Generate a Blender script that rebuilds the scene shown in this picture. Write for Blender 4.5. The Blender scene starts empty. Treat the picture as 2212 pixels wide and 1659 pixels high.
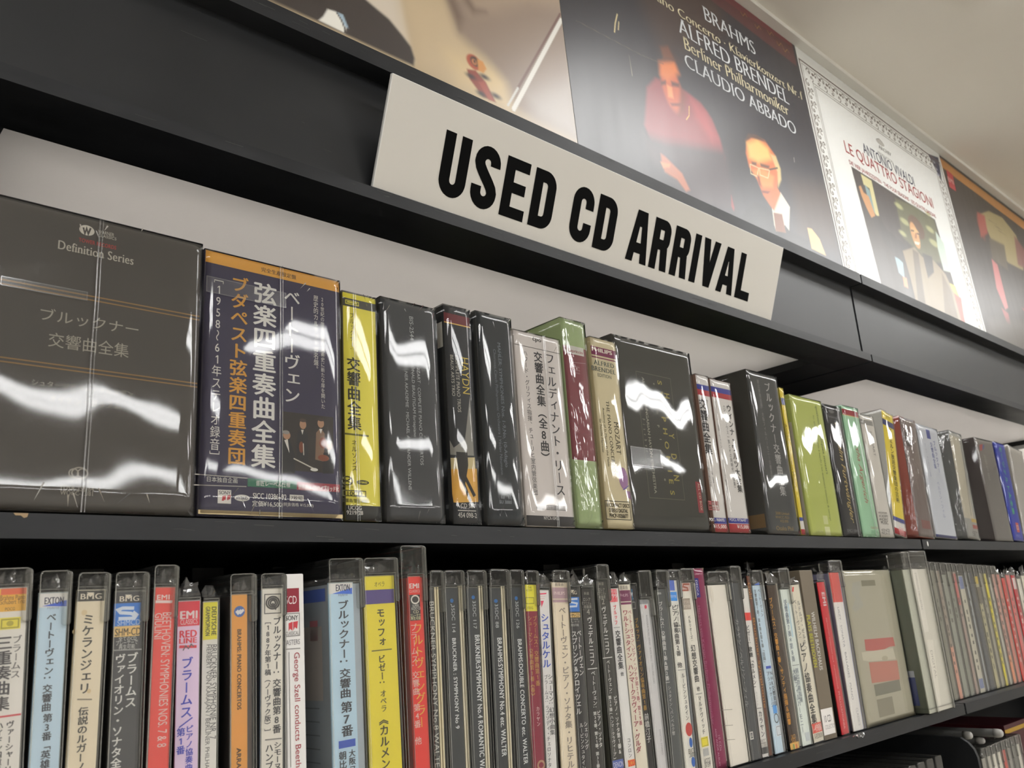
import bpy, math, random
import numpy as np
from mathutils import Vector, Matrix, noise

# ---------------------------------------------------------------- camera, world, light, exposure
U = 0.365            # scene unit -> metres
CZ = 1.60            # eye height of the camera above the floor
S = bpy.context.scene
COL = S.collection
def W(x, y, z): return Vector((x * U, y * U, CZ + z * U))

cam = bpy.data.cameras.new('camera')
cam_o = bpy.data.objects.new('camera', cam)
COL.objects.link(cam_o)
cam.sensor_width = 36.0
cam.lens = 30.2446
cam.clip_start = 0.02
cam.dof.use_dof = True
cam.dof.focus_distance = 0.50
cam.dof.aperture_fstop = 25.0
_rt = (0.73757, -0.67198, -0.06659); _dn = (0.13204, 0.24023, -0.96169); _fw = (0.66224, 0.70052, 0.26592)
cam_o.matrix_world = Matrix((( _rt[0], -_dn[0], -_fw[0], 0.0), (_rt[1], -_dn[1], -_fw[1], -U), (_rt[2], -_dn[2], -_fw[2], CZ), (0, 0, 0, 1)))
S.camera = cam_o
world = bpy.data.worlds.new('world'); S.world = world
world.use_nodes = True
world.node_tree.nodes['Background'].inputs[0].default_value = (0.9, 0.93, 1.0, 1)
world.node_tree.nodes['Background'].inputs[1].default_value = 0.02
S.view_settings.view_transform = 'Standard'
S.view_settings.look = 'None'
S.view_settings.gamma = 1.0
S.view_settings.use_curve_mapping = False
S.view_settings.exposure = 0.30
S.cycles.transparent_max_bounces = 36
S.cycles.max_bounces = 8
LAMP = 19.0         # radiance of the fluorescent diffusers
LAMP_ROWS = (-.31, -1.30, -2.15, -3.2, -4.4)   # distance of the rows of fixtures from the shelf front, metres
CEIL = 1.84          # ceiling height above the camera, scene units

# ---------------------------------------------------------------- materials
def lin(c):
    c = c / 255.0
    return c / 12.92 if c <= 0.04045 else ((c + 0.055) / 1.055) ** 2.4
def rgb(h): return tuple(lin(int(h[i:i + 2], 16)) for i in (1, 3, 5))
_mats = {}
def principled(name, col, rough=0.5, spec=0.5, metal=0.0, coat=0.0):
    if name in _mats: return _mats[name]
    m = bpy.data.materials.new(name); m.use_nodes = True
    p = m.node_tree.nodes['Principled BSDF']
    p.inputs['Base Color'].default_value = (*col, 1)
    p.inputs['Roughness'].default_value = rough
    p.inputs['Specular IOR Level'].default_value = spec
    p.inputs['Metallic'].default_value = metal
    p.inputs['Coat Weight'].default_value = coat
    _mats[name] = m
    return m
INK = 0.95
INK_CD = 1.75
def fit(c):
    k = min(INK, .92 / max(c)) if max(c) > 0 else INK
    return tuple(v * k for v in c)
def ink(h):
    return principled('print %s %.2f' % (h, INK), fit(rgb(h)), 0.45, 0.3)
def noisy(name, c0, c1, scale, rough, spec=0.5, bump=0.0, stretch=(1, 1, 1), lo=.35, hi=.65, rvar=0.0):
    if name in _mats: return _mats[name]
    m = bpy.data.materials.new(name); m.use_nodes = True
    nt = m.node_tree; N = nt.nodes; L = nt.links
    p = N['Principled BSDF']
    tc = N.new('ShaderNodeTexCoord'); mp = N.new('ShaderNodeMapping'); mp.inputs['Scale'].default_value = stretch
    nz = N.new('ShaderNodeTexNoise'); nz.inputs['Scale'].default_value = scale; nz.inputs['Detail'].default_value = 6
    rp = N.new('ShaderNodeValToRGB')
    rp.color_ramp.elements[0].position = lo; rp.color_ramp.elements[0].color = (*c0, 1)
    rp.color_ramp.elements[1].position = hi; rp.color_ramp.elements[1].color = (*c1, 1)
    L.new(tc.outputs['Object'], mp.inputs['Vector']); L.new(mp.outputs[0], nz.inputs['Vector'])
    L.new(nz.outputs['Fac'], rp.inputs[0]); L.new(rp.outputs[0], p.inputs['Base Color'])
    p.inputs['Roughness'].default_value = rough; p.inputs['Specular IOR Level'].default_value = spec
    if rvar:
        mr = N.new('ShaderNodeMapRange'); mr.inputs['To Min'].default_value = rough - rvar; mr.inputs['To Max'].default_value = rough + rvar
        L.new(nz.outputs['Fac'], mr.inputs['Value']); L.new(mr.outputs[0], p.inputs['Roughness'])
    if bump:
        b = N.new('ShaderNodeBump'); b.inputs['Strength'].default_value = bump; b.inputs['Distance'].default_value = .002
        L.new(nz.outputs['Fac'], b.inputs['Height']); L.new(b.outputs[0], p.inputs['Normal'])
    _mats[name] = m
    return m
def clear(name, tint=(1, 1, 1), rough=0.05, milk=0.05, milkcol=(.8, .8, .78), gain=1.0, bump=0.0, bscale=60, stretch=(1, 1, 1), detail=2):
    """thin clear plastic: see-through, fresnel gloss, a little milky haze"""
    if name in _mats: return _mats[name]
    m = bpy.data.materials.new(name); m.use_nodes = True
    nt = m.node_tree; N = nt.nodes; L = nt.links
    N.remove(N['Principled BSDF']); out = N['Material Output']
    tr = N.new('ShaderNodeBsdfTransparent'); tr.inputs[0].default_value = (*tint, 1)
    df = N.new('ShaderNodeBsdfDiffuse'); df.inputs[0].default_value = (*milkcol, 1)
    gl = N.new('ShaderNodeBsdfGlossy'); gl.inputs['Roughness'].default_value = rough
    m1 = N.new('ShaderNodeMixShader'); m1.inputs[0].default_value = milk
    m2 = N.new('ShaderNodeMixShader')
    mu = N.new('ShaderNodeMath'); mu.operation = 'MULTIPLY'; mu.inputs[1].default_value = gain; mu.use_clamp = True
    L.new(tr.outputs[0], m1.inputs[1]); L.new(df.outputs[0], m1.inputs[2])
    L.new(m1.outputs[0], m2.inputs[1]); L.new(gl.outputs[0], m2.inputs[2])
    lw = N.new('ShaderNodeLayerWeight'); lw.inputs['Blend'].default_value = 0.32
    L.new(lw.outputs['Fresnel'], mu.inputs[0]); L.new(mu.outputs[0], m2.inputs[0])
    if bump:
        tc = N.new('ShaderNodeTexCoord'); mp = N.new('ShaderNodeMapping'); mp.inputs['Scale'].default_value = stretch
        oi = N.new('ShaderNodeObjectInfo'); ad = N.new('ShaderNodeVectorMath'); ad.operation = 'ADD'
        nz = N.new('ShaderNodeTexNoise'); nz.inputs['Scale'].default_value = bscale; nz.inputs['Detail'].default_value = detail
        b = N.new('ShaderNodeBump'); b.inputs['Strength'].default_value = bump; b.inputs['Distance'].default_value = .003
        L.new(tc.outputs['Object'], mp.inputs['Vector']); L.new(mp.outputs[0], ad.inputs[0]); L.new(oi.outputs['Random'], ad.inputs[1])
        L.new(ad.outputs[0], nz.inputs['Vector']); L.new(nz.outputs['Fac'], b.inputs['Height'])
        L.new(b.outputs[0], gl.inputs['Normal']); L.new(b.outputs[0], lw.inputs['Normal'])
    L.new(m2.outputs[0], out.inputs['Surface'])
    _mats[name] = m
    return m
def emitter(name, col, s):
    m = bpy.data.materials.new(name); m.use_nodes = True
    N = m.node_tree.nodes; N.remove(N['Principled BSDF'])
    e = N.new('ShaderNodeEmission'); e.inputs[0].default_value = (*col, 1); e.inputs[1].default_value = s
    m.node_tree.links.new(e.outputs[0], N['Material Output'].inputs['Surface'])
    return m

BLACK = noisy('black laminate', (.012, .013, .015), (.019, .020, .022), 9, .42, .32, 0.0, rvar=.06)
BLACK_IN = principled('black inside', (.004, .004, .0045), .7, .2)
EDGE = noisy('scuffed black edge', (.013, .014, .016), (.021, .022, .025), 60, .45, .25, .1, (.3, 1, 1), rvar=.1)
SCUFF = principled('scuff mark', (.07, .07, .068), .7, .2)
WOOD = principled('chipped bare board', (.35, .25, .15), .8, .2)
def diffuser():
    m = noisy('white paper diffuser', (.70, .69, .675), (.80, .79, .775), 4, .35, .4, .12, (1, .35, 1))
    nt = m.node_tree; N = nt.nodes; p = N['Principled BSDF']
    t = N.new('ShaderNodeBsdfTranslucent'); t.inputs[0].default_value = (.72, .69, .66, 1); x = N.new('ShaderNodeMixShader'); x.inputs[0].default_value = .6
    nt.links.new(p.outputs[0], x.inputs[1]); nt.links.new(t.outputs[0], x.inputs[2]); nt.links.new(x.outputs[0], N['Material Output'].inputs['Surface'])
    return m
WHITE_BOARD = diffuser()
SIGN_W = principled('sign face', (.60, .575, .53), .5, .4)
SIGN_E = principled('sign edge', (.82, .82, .80), .5, .3)
SIGN_K = principled('sign black', (.004, .004, .004), .8, .04)
CEILING = noisy('ceiling paint', (.74, .70, .63), (.78, .74, .67), 3, .9, .1)
WALLP = noisy('wall paint', (.62, .60, .56), (.66, .64, .60), 4, .8, .2)
FLOORM = noisy('floor vinyl', (.46, .43, .38), (.52, .49, .43), 6, .35, .4)
FILM = {1: clear('shrink film', (.99, .99, .99), .03, .006, gain=.85, bump=.22, bscale=26, stretch=(1, 1, .35)),
        2: clear('glossy shrink film', (.99, .99, .99), .04, .012, gain=1.15, bump=.20, bscale=15, stretch=(1, 1, .4)),
        3: clear('crinkled film', (.98, .98, .98), .05, .03, gain=1.3, bump=.55, bscale=60, stretch=(1, 1, .25), detail=4)}
SEAM = clear('film seam', (.9, .9, .9), .12, .10, gain=2.5)
CASE = clear('clear case', (.995, .995, .992), .03, .006, gain=1.0)
SLEEVE = clear('clear sleeve', (.99, .99, .988), .05, .016, (.75, .75, .72), gain=1.25, bump=.10, bscale=20, stretch=(1, 1, .3))
RIM = clear('sleeve rim', (.94, .94, .92), .06, .06, (.72, .71, .64), gain=1.8)
PEDGE = clear('plastic edge glow', (.86, .86, .83), .08, .20, (.82, .81, .74), gain=2.2)  # milky colour stands in for light gathered along the plastic edges
GATHER = clear('gathered film', (.95, .95, .95), .05, .06, (.85, .85, .85), gain=2.2, bump=.5, bscale=90)
TAPE = clear('clear tape', (.96, .96, .95), .16, .03, (.8, .8, .78), gain=.9)
BAG = clear('thin bag film', (.98, .98, .98), .04, .012, gain=1.5, bump=.8, bscale=60, stretch=(1, 1, .3), detail=3)

# ---------------------------------------------------------------- lettering
_fc = bpy.data.curves.new('lettering', 'FONT'); _fc.resolution_u = 3
_fo = bpy.data.objects.new('lettering', _fc)
_cache = {}
def glyphs(s, style):
    """2-D outline mesh of a string: points, triangles"""
    k = (s, style)
    if k in _cache: return _cache[k]
    _fc.body = s
    _fc.offset = {4: -.006, 9: -.020}.get(style, 0.0)
    _fc.shear = .35 if style == 5 else 0.0
    _fc.space_character = 1.06 if style in (2, 3, 4) else 1.0
    m = _fo.to_mesh()
    v = np.array([q.co[:2] for q in m.vertices], float).reshape(-1, 2)
    f = [tuple(q.vertices) for q in m.polygons]
    ones = [i for i, c in enumerate(s) if c == '1']
    if ones:
        _fo.to_mesh_clear()
        for i in ones:
            _fc.body = s[:i] + '.'; a = len(_fo.to_mesh().vertices); _fo.to_mesh_clear()
            _fc.body = '.'; d = len(_fo.to_mesh().vertices); _fo.to_mesh_clear()
            _fc.body = s[:i + 1]; b = len(_fo.to_mesh().vertices); _fo.to_mesh_clear()
            g = v[a - d:b]; x, t = g[:, 0].min(), g[:, 1].max(); n = len(v)
            v = np.concatenate([v, [[x, t], [x - .15, t - .12], [x - .15, t - .20], [x, t - .11]]]); f.append((n, n + 1, n + 2, n + 3))
    if style in (1, 2, 3) and len(v):
        sh = {1: ((.034, 0),), 2: ((.05, 0), (.025, .022), (.025, -.012)), 3: ((.04, 0), (.08, 0), (.04, .02))}[style]
        n0 = len(v); vv = [v]; f0 = f; lay = [0.0] * n0
        for i, q in enumerate(sh):
            vv.append(v + np.array(q)); lay += [-.00004 * (i + 1)] * n0; f = f + [tuple(j + n0 * (i + 1) for j in t) for t in f0]
        v = np.concatenate([np.concatenate(vv), np.array(lay)[:, None]], 1)
    if style in (4, 9) and len(v):
        # high contrast roman: thick stems, hairline bars, small serifs
        cnt = {}
        for t in f:
            for a, b in ((t[0], t[1]), (t[1], t[2]), (t[2], t[0])):
                e = (min(a, b), max(a, b)); cnt[e] = cnt.get(e, 0) + 1
        bars = []
        ys = v[:, 1]
        lv = [0.0, .545, float(np.max(ys[(ys > .6) & (ys < .74)])) if np.any((ys > .6) & (ys < .74)) else .69]
        for (a, b), n in cnt.items():
            if n == 1 and abs(v[a][1] - v[b][1]) < .003:
                for li, l in enumerate(lv):
                    if abs(v[a][1] - l) < .014:
                        x0, x1 = sorted((v[a][0], v[b][0]))
                        if .02 < x1 - x0 < .2: bars.append((x0, x1, v[a][1], li))
        sh = .045 if style == 4 else .05
        n0 = len(v)
        v2 = v + np.array([sh, 0]); f = f + [tuple(i + n0 for i in t) for t in f]
        vv = [v, v2]; n = 2 * n0; lay = [0.0] * n0 + [-.00004] * n0
        for x0, x1, y, li in bars:
            d = .028 if li == 0 else -.028
            vv.append(np.array([[x0 - .06, y], [x1 + sh + .06, y], [x1 + sh + .06, y + d], [x0 - .06, y + d]]))
            lay += [-.00008 - .000002 * len(lay)] * 4
            f.append((n, n + 1, n + 2, n + 3) if d > 0 else (n, n + 3, n + 2, n + 1)); n += 4
        v = np.concatenate([np.concatenate(vv), np.array(lay)[:, None]], 1)
    if v.shape[1] == 2: v = np.concatenate([v, np.zeros((len(v), 1))], 1)
    if not ones: _fo.to_mesh_clear()
    _cache[k] = (v, f)
    return _cache[k]
TURN = set('ー～〜（）「」《》〈〉［］：:()[]―–-|/／=')

# ---------------------------------------------------------------- mesh builder (local scene units)
class MB:
    def __init__(self): self.v = []; self.f = []; self.m = []; self.mats = []; self.sm = []
    def mi(self, mat):
        if mat not in self.mats: self.mats.append(mat)
        return self.mats.index(mat)
    def poly(self, pts, mat, smooth=False):
        n = len(self.v); self.v += [tuple(p) for p in pts]
        self.f.append(tuple(range(n, n + len(pts)))); self.m.append(self.mi(mat)); self.sm.append(smooth)
    def box(self, x0, x1, y0, y1, z0, z1, mat, front=None, left=None):
        n = len(self.v)
        self.v += [(x0, y0, z0), (x1, y0, z0), (x1, y1, z0), (x0, y1, z0), (x0, y0, z1), (x1, y0, z1), (x1, y1, z1), (x0, y1, z1)]
        for q, mm in (((0, 1, 5, 4), front or mat), ((1, 2, 6, 5), mat), ((2, 3, 7, 6), mat), ((3, 0, 4, 7), left or mat), ((4, 5, 6, 7), mat), ((3, 2, 1, 0), mat)):
            self.f.append(tuple(n + i for i in q)); self.m.append(self.mi(mm)); self.sm.append(False)
    def rings(self, rs, mat, cap0=None, cap1=None, smooth=True, open0=False, open1=False):
        n = len(self.v); k = len(rs[0])
        for r in rs: self.v += [tuple(p) for p in r]
        mi = self.mi(mat)
        for a in range(len(rs) - 1):
            for i in range(k):
                j = (i + 1) % k
                self.f.append((n + a * k + i, n + (a + 1) * k + i, n + (a + 1) * k + j, n + a * k + j)); self.m.append(mi); self.sm.append(smooth)
        if not open0: self.f.append(tuple(n + i for i in range(k))); self.m.append(self.mi(cap0 or mat)); self.sm.append(False)
        if not open1:
            b = n + (len(rs) - 1) * k
            self.f.append(tuple(b + k - 1 - i for i in range(k))); self.m.append(self.mi(cap1 or mat)); self.sm.append(False)
    def slab(self, x0, x1, z0, z1, y0, y1, mat, r=.002, b=.0015, cap0=None, cap1=None, n=4, open1=False, rb=None):
        """upright slab with rounded front outline (radius r) and softened front and back edges"""
        if x1 - x0 < .003: b = min(b, (x1 - x0) * .2)
        def out(ins, y):
            pts = []
            R = max(1e-5, min(r, (x1 - x0) * .45) - ins)
            Rb = max(1e-5, min(rb if rb is not None else r, (x1 - x0) * .45) - ins)
            for cx, cz, a0, q in ((x1 - ins - Rb, z0 + ins + Rb, -90, Rb), (x1 - ins - R, z1 - ins - R, 0, R), (x0 + ins + R, z1 - ins - R, 90, R), (x0 + ins + Rb, z0 + ins + Rb, 180, Rb)):
                for i in range(n + 1):
                    a = math.radians(a0 + 90 * i / n)
                    pts.append((cx + q * math.cos(a), y, cz + q * math.sin(a)))
            return pts
        self.rings([out(b, y0), out(b * .3, y0 + b * .3), out(0, y0 + b), out(0, y1 - b), out(b, y1)], mat, cap0, cap1, open1=open1)
    def rect(self, x0, z0, x1, z1, y, mat):
        x0, x1 = min(x0, x1), max(x0, x1); z0, z1 = min(z0, z1), max(z0, z1)
        self.poly([(x0, y, z0), (x1, y, z0), (x1, y, z1), (x0, y, z1)], mat)
    def flat(self, pts, y, mat):
        a = sum(pts[i][0] * pts[(i + 1) % len(pts)][1] - pts[(i + 1) % len(pts)][0] * pts[i][1] for i in range(len(pts)))
        if a < 0: pts = pts[::-1]
        self.poly([(p[0], y, p[1]) for p in pts], mat)
    def stroke(self, pts, w, y, mat, close=False):
        """flat ribbon of width w along a path, mitred"""
        P = [Vector(p) for p in pts]; k = len(P); L = []; R = []
        for i in range(k):
            a = P[i] - P[i - 1] if (i > 0 or close) else None
            b = P[(i + 1) % k] - P[i] if (i < k - 1 or close) else None
            a = a.normalized() if a is not None and a.length > 1e-9 else None; b = b.normalized() if b is not None and b.length > 1e-9 else None
            if a is None and b is None: return
            t = (a + b) if (a is not None and b is not None) else (a if a is not None else b)
            if t.length < 1e-6: t = a
            t = t.normalized(); nrm = Vector((-t.y, t.x))
            c = 1.0 if a is None or b is None else max(.35, nrm.dot(Vector((-a.y, a.x))))
            L.append(P[i] + nrm * (w / 2 / c)); R.append(P[i] - nrm * (w / 2 / c))
        n = len(self.v); mi = self.mi(mat)
        for l, r in zip(L, R): self.v += [(l.x, y, l.y), (r.x, y, r.y)]
        for i in range(k if close else k - 1):
            j = (i + 1) % k
            self.f.append((n + 2 * i + 1, n + 2 * j + 1, n + 2 * j, n + 2 * i)); self.m.append(mi); self.sm.append(False)
    def ell(self, x0, z0, x1, z1, y, mat, n=24):
        cx, cz, rx, rz = (x0 + x1) / 2, (z0 + z1) / 2, abs(x1 - x0) / 2, abs(z1 - z0) / 2
        self.poly([(cx + rx * math.cos(6.28319 * i / n), y, cz + rz * math.sin(6.28319 * i / n)) for i in range(n)], mat)
    def ring(self, x0, z0, x1, z1, w, y, mat, n=24):
        cx, cz, rx, rz = (x0 + x1) / 2, (z0 + z1) / 2, abs(x1 - x0) / 2, abs(z1 - z0) / 2
        self.stroke([(cx + rx * math.cos(6.28319 * i / n), cz + rz * math.sin(6.28319 * i / n)) for i in range(n)], w, y, mat, True)
    def text(self, s, style, x0, z0, x1, z1, y, mat, mode='H', clip=9.0):
        """fit lettering into the box: H upright line, T line turned to read downwards, V stacked column"""
        x0, x1 = min(x0, x1), max(x0, x1); z0, z1 = max(z0, z1), min(z0, z1)     # z0 top
        mi = self.mi(mat)
        def put(v, f, fn):
            n = len(self.v); self.v += [(q[0], q[1] + p[2], q[2]) for p, q in ((p, fn(p[0], p[1])) for p in v)]
            for t in f: self.f.append(tuple(n + i for i in t)); self.m.append(mi); self.sm.append(False)
        if mode in 'HT':
            v, f = glyphs(s, style)
            if not len(v): return
            a0, b0 = v.min(0)[:2]; a1, b1 = v.max(0)[:2]; aw = max(1e-6, a1 - a0); bh = max(1e-6, b1 - b0)
            if style != 3 or mode == 'T':
                ln, th = (x1 - x0, z0 - z1) if mode == 'H' else (z0 - z1, x1 - x0)
                nat = ln * bh / aw; t2 = min(max(th, nat * (.8 if mode == 'H' else .95)), nat * 1.7)
                if mode == 'H': c = (z0 + z1) / 2; z0, z1 = c + t2 / 2, c - t2 / 2
                else: c = (x0 + x1) / 2; t2 = min(t2, 2 * clip * .98); c = max(-clip + t2 / 2, min(clip - t2 / 2, c)); x0, x1 = c - t2 / 2, c + t2 / 2
            if mode == 'H': put(v, f, lambda a, b: (x0 + (a - a0) / aw * (x1 - x0), y, z1 + (b - b0) / bh * (z0 - z1)))
            else: put(v, f, lambda a, b: (x0 + (b - b0) / bh * (x1 - x0), y, z0 - (a - a0) / aw * (z0 - z1)))
        else:
            N = len(s); ch = (z0 - z1) / N; cw = x1 - x0
            c = (x0 + x1) / 2; cw = min(max(cw, ch * (1.08 if style else .85)), ch * 1.4); cw = min(cw, 2 * clip * .98); c = max(-clip + cw / 2, min(clip - cw / 2, c)); x0 = c - cw / 2
            for i, c in enumerate(s):
                if c in ' 　': continue
                v, f = glyphs(c, style)
                if not len(v): continue
                top = z0 - ch * i
                if c in TURN:
                    lo = .5 if ord(c) > 255 else (v[:, 0].min() + v[:, 0].max()) / 2
                    put(v, f, lambda a, b: (x0 + (b + .12) * cw, y, top - (a - lo + .5) * ch))
                else:
                    sx = sz = 0.0
                    if c in 'ッァィゥェォャュョヮっゃゅょ、。': sx, sz = .10, .12
                    if c in '、。': sx, sz = .5, .55
                    lo = 0.0 if ord(c) > 255 else (v[:, 0].min() + v[:, 0].max()) / 2 - .5
                    put(v, f, lambda a, b: (x0 + (a - lo + sx) * cw, y, top - ch + (b + .12 + sz) * ch))
    def build(self, name, parent=None, loc=None, flip=False):
        me = bpy.data.meshes.new(name)
        me.from_pydata([(p[0] * U, p[1] * U, p[2] * U) for p in self.v], [], self.f)
        for m in self.mats: me.materials.append(m)
        me.polygons.foreach_set('material_index', self.m)
        me.polygons.foreach_set('use_smooth', self.sm)
        me.update()
        o = bpy.data.objects.new(name, me); COL.objects.link(o)
        if parent: o.parent = parent
        if loc: o.location = loc
        return o
def tag(o, label=None, cat=None, group=None, kind=None):
    for k, v in (('label', label), ('category', cat), ('group', group), ('kind', kind)):
        if v: o[k] = v
    return o
def thing(name, label, cat, x, y, z, lean=0.0, group=None):
    o = bpy.data.objects.new(name, None); COL.objects.link(o)
    o.empty_display_size = .02
    o.location = W(x, y, z); o.rotation_euler = (0, lean, 0)
    return tag(o, label, cat, group)
def prints(mb, items, y0, w, clip=None, hh=None):
    """printed panels, rules, emblems and lettering on a front face, each a hair proud of the last"""
    for i, it in enumerate(items):
        k = it[0]; y = y0 - .00022 - .00002 * i
        cx = (lambda v: max(-clip, min(clip, v))) if clip else (lambda v: v)
        cz = lambda v: max(.0012, min((hh or 9) - .0008, v))
        if k == 'R': mb.rect(cx(it[2]), cz(it[3]), cx(it[4]), cz(it[5]), y, ink(it[1]))
        elif k == 'N': mb.rect(-w / 2 + .0006, cz(it[3]), w / 2 - .0006, cz(it[5]), y, ink(it[1]))
        elif k == 'E': mb.ell(*it[2:6], y, ink(it[1]))
        elif k == 'B':
            x0, z0, x1, z1 = it[3:7]; mb.stroke([(x0, z0), (x0, z1), (x1, z1), (x1, z0)], it[2], y, ink(it[1]), True)
        elif k == 'O': mb.ring(*it[3:7], it[2], y, ink(it[1]))
        elif k == 'P': mb.flat([(cx(p[0]), p[1]) for p in it[2]], y, ink(it[1]))
        elif k == 'S': mb.stroke(it[3], it[2], y, ink(it[1]))
        elif k in 'HVT': mb.text(it[2], it[3], *it[4:8], y, ink(it[1]), k, clip or 9.0)

# ---------------------------------------------------------------- room
def room():
    X0, X1, Y0, Y1 = -4.5, 15.0, -15.0, .62
    zc, zf = CEIL, -CZ / U
    for nm, q, m in (('floor', (X0, X1, Y0, Y1 + .03, zf - .05, zf), FLOORM), ('ceiling', (X0, X1, Y0, Y1 + .03, zc, zc + .05), CEILING),
                     ('wall_back', (X0, X1, Y1, Y1 + .05, zf, zc), WALLP), ('wall_front', (X0, X1, Y0 - .05, Y0, zf, zc), WALLP),
                     ('wall_left', (X0 - .05, X0, Y0, Y1, zf, zc), WALLP), ('wall_right', (X1, X1 + .05, Y0, Y1, zf, zc), WALLP)):
        mb = MB(); mb.box(*q, m); tag(mb.build(nm, loc=(0, 0, CZ)), kind='structure')
    mb = MB(); mb.box(-1.2, 7.6, .098, .62, 1.8235, CEIL, principled('moulding white', (.70, .68, .63), .6, .3))
    tag(mb.build('trim_1', loc=(0, 0, CZ)), kind='structure')
room()

def ceiling_light(x, y, length, label):
    r = thing('ceiling_light', label, 'ceiling light', x / U, y / U, CEIL, group='fluorescent ceiling lights')
    mb = MB(); L = length / U / 2; w = .09 / U
    mb.box(-L - .02, L + .02, -w - .03, w + .03, -.03, 0, principled('lamp housing', (.75, .75, .73), .5, .4))
    mb.build('housing', r)
    mb = MB()
    for s in (-1, 1): mb.box(-L, L, s * w * .55 - w * .36, s * w * .55 + w * .36, -.05, -.0305, LAMPN if y > -.5 else LAMPM)
    mb.build('diffuser', r)
LAMPM = emitter('fluorescent diffuser', (1.0, .995, .98), LAMP)
LAMPN = emitter('dim fluorescent diffuser', (1.0, .995, .98), LAMP * .5)
ORD = ('first', 'second', 'third', 'fourth', 'fifth')
for y, ln, xs, nm in ((-.24, .32, (.84,), 'directly over the shelf edge'), (-.38, .45, (-.30,), 'added as fill over the left header'), (LAMP_ROWS[0], 1.2, (1.70,), 'in the row nearest the shelves'), (LAMP_ROWS[1], .62, (.02, 1.16, 2.30, 3.44), 'over the middle of the aisle'), (LAMP_ROWS[2], .62, (.72, 1.90, 3.08, 4.26), 'far across the aisle'), (LAMP_ROWS[3], 1.2, (-.6, .8, 2.2, 3.6), 'added as fill beyond the aisle'), (LAMP_ROWS[4], 1.2, (-.6, .8, 2.2, 3.6), 'added as fill by the far wall')):  # near-end lamp added for header and left poster; far rows added for frontal light
    for i, x in enumerate(xs):
        ceiling_light(x, y, ln, 'white twin tube ceiling light %s, %s along its row' % (nm, ORD[i]))

# ---------------------------------------------------------------- black shelving
TUBE = emitter('shelf lamp tube', (1.0, .99, .97), 7.2)
JX = 2.444
def shelf_unit(x0, x1, label, ox0, ox1, seed):
    r = thing('shelf_unit', label, 'shelving', (x0 + x1) / 2, 0, -CZ / U, group='black shop shelving units')
    xc = (x0 + x1) / 2; zo = CZ / U
    a, b = x0 - xc, x1 - xc
    def part(name, q, m, lab=None, fn=None):
        mb = MB(); mb.box(q[0], q[1], q[2], q[3], q[4] + zo, q[5] + zo, m)
        if fn: fn(mb)
        return mb.build(name, r)
    rd = random.Random(seed)
    def scuffs(y, z0, z1, n, xa=a, xb=b, ln=.03):
        def fn(mb):
            for i in range(n):
                x = rd.uniform(xa, xb); z = rd.uniform(z0, z1) + zo; l = rd.uniform(.004, ln)
                mb.stroke([(x, z), (x + l * .4, z + rd.uniform(-.0005, .0005)), (x + l, z + rd.uniform(-.0012, .0008))], rd.uniform(.0003, .0008), y - .0004, SCUFF)
        return fn
    # header
    part('header_panel', (a + .004, b - .004, .068, .085, .687, .907), BLACK, fn=scuffs(.068, .70, .88, 7, ln=.05))
    part('top_ledge', (a, b - .004, .030, .62, .907, .9375), EDGE, fn=scuffs(.030, .912, .935, 40))
    # soffit board with its cut-out
    mb = MB(); p, q = ox0 - xc, ox1 - xc
    z0, z1 = .665 + zo, .687 + zo
    mb.box(a, b - .004, .042, .154, z0, z1, EDGE); mb.box(a, p, .154, .54, z0, z1, BLACK); mb.box(q, b - .004, .154, .54, z0, z1, BLACK); mb.box(a, b - .004, .54, .60, z0, z1, BLACK)
    scuffs(.042, .667, .685, 46)(mb)
    mb.build('soffit_board', r)
    part('soffit_diffuser', (p - .01, q + .01, .150, .55, .688, .692), WHITE_BOARD)
    mb = MB(); L = (p + .02, q - .02)
    for yy in (.28, .46): mb.rings([[(x, yy + .02 * math.cos(t * .5236), .82 + zo - .02 * math.sin(t * .5236)) for t in range(12)] for x in L], TUBE)
    mb.build('shelf_lamp', r)
    # shelves
    part('upper_shelf', (a, b - .004, .012, .60, .1185, .1438), BLACK)
    def chips(mb):
        scuffs(-.0, .119, .141, 34)(mb)
        if seed == 2: mb.ell(2.476 - xc, .124 + zo, 2.484 - xc, .138 + zo, -.0006, principled('white dot', (.75, .75, .72), .5, .4))
        if seed == 1: mb.flat([(.226 - xc, .1425 + zo), (.240 - xc, .1425 + zo), (.239 - xc, .1385 + zo), (.236 - xc, .1375 + zo), (.233 - xc, .140 + zo), (.228 - xc, .1400 + zo)], -.0006, WOOD)
    part('upper_shelf_edge', (a, b - .006, 0, .012, .1165, .1428), EDGE, fn=chips)
    part('lower_shelf', (a, b - .004, -.018, .60, -.302, -.2802), BLACK)
    part('lower_shelf_edge', (a, b - .006, -.030, -.018, -.3065, -.2803), EDGE, fn=scuffs(-.030, -.304, -.283, 30))
    part('bottom_shelf', (a, b - .004, -.04, .60, -.75, -.722), BLACK)
    part('plinth', (a, b - .004, .02, .60, -zo, -zo + .4), BLACK)
    part('back_panel', (a, b - .004, .60, .615, -zo + .4, .907), BLACK_IN)
    for s, nm in ((a, 'side_panel'), (b - .024, 'side_panel')):
        part(nm, (s, s + .02, .085, .60, -zo + .4, .1165) if False else (s, s + .02, .42, .60, -zo + .4, .665), BLACK_IN)
    return r
def rivets():
    pass
u1 = shelf_unit(.085, JX, 'black shelving unit under the white sign, left of the joint', .2105, 2.294, 1)
u2 = shelf_unit(JX + .004, 4.80, 'black shelving unit right of the joint, running out of the picture', 2.635, 4.66, 2)
u0 = shelf_unit(-2.27, .081, 'black shelving unit at the far left, its end only just in the picture', -2.14, -.06, 3)
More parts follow.
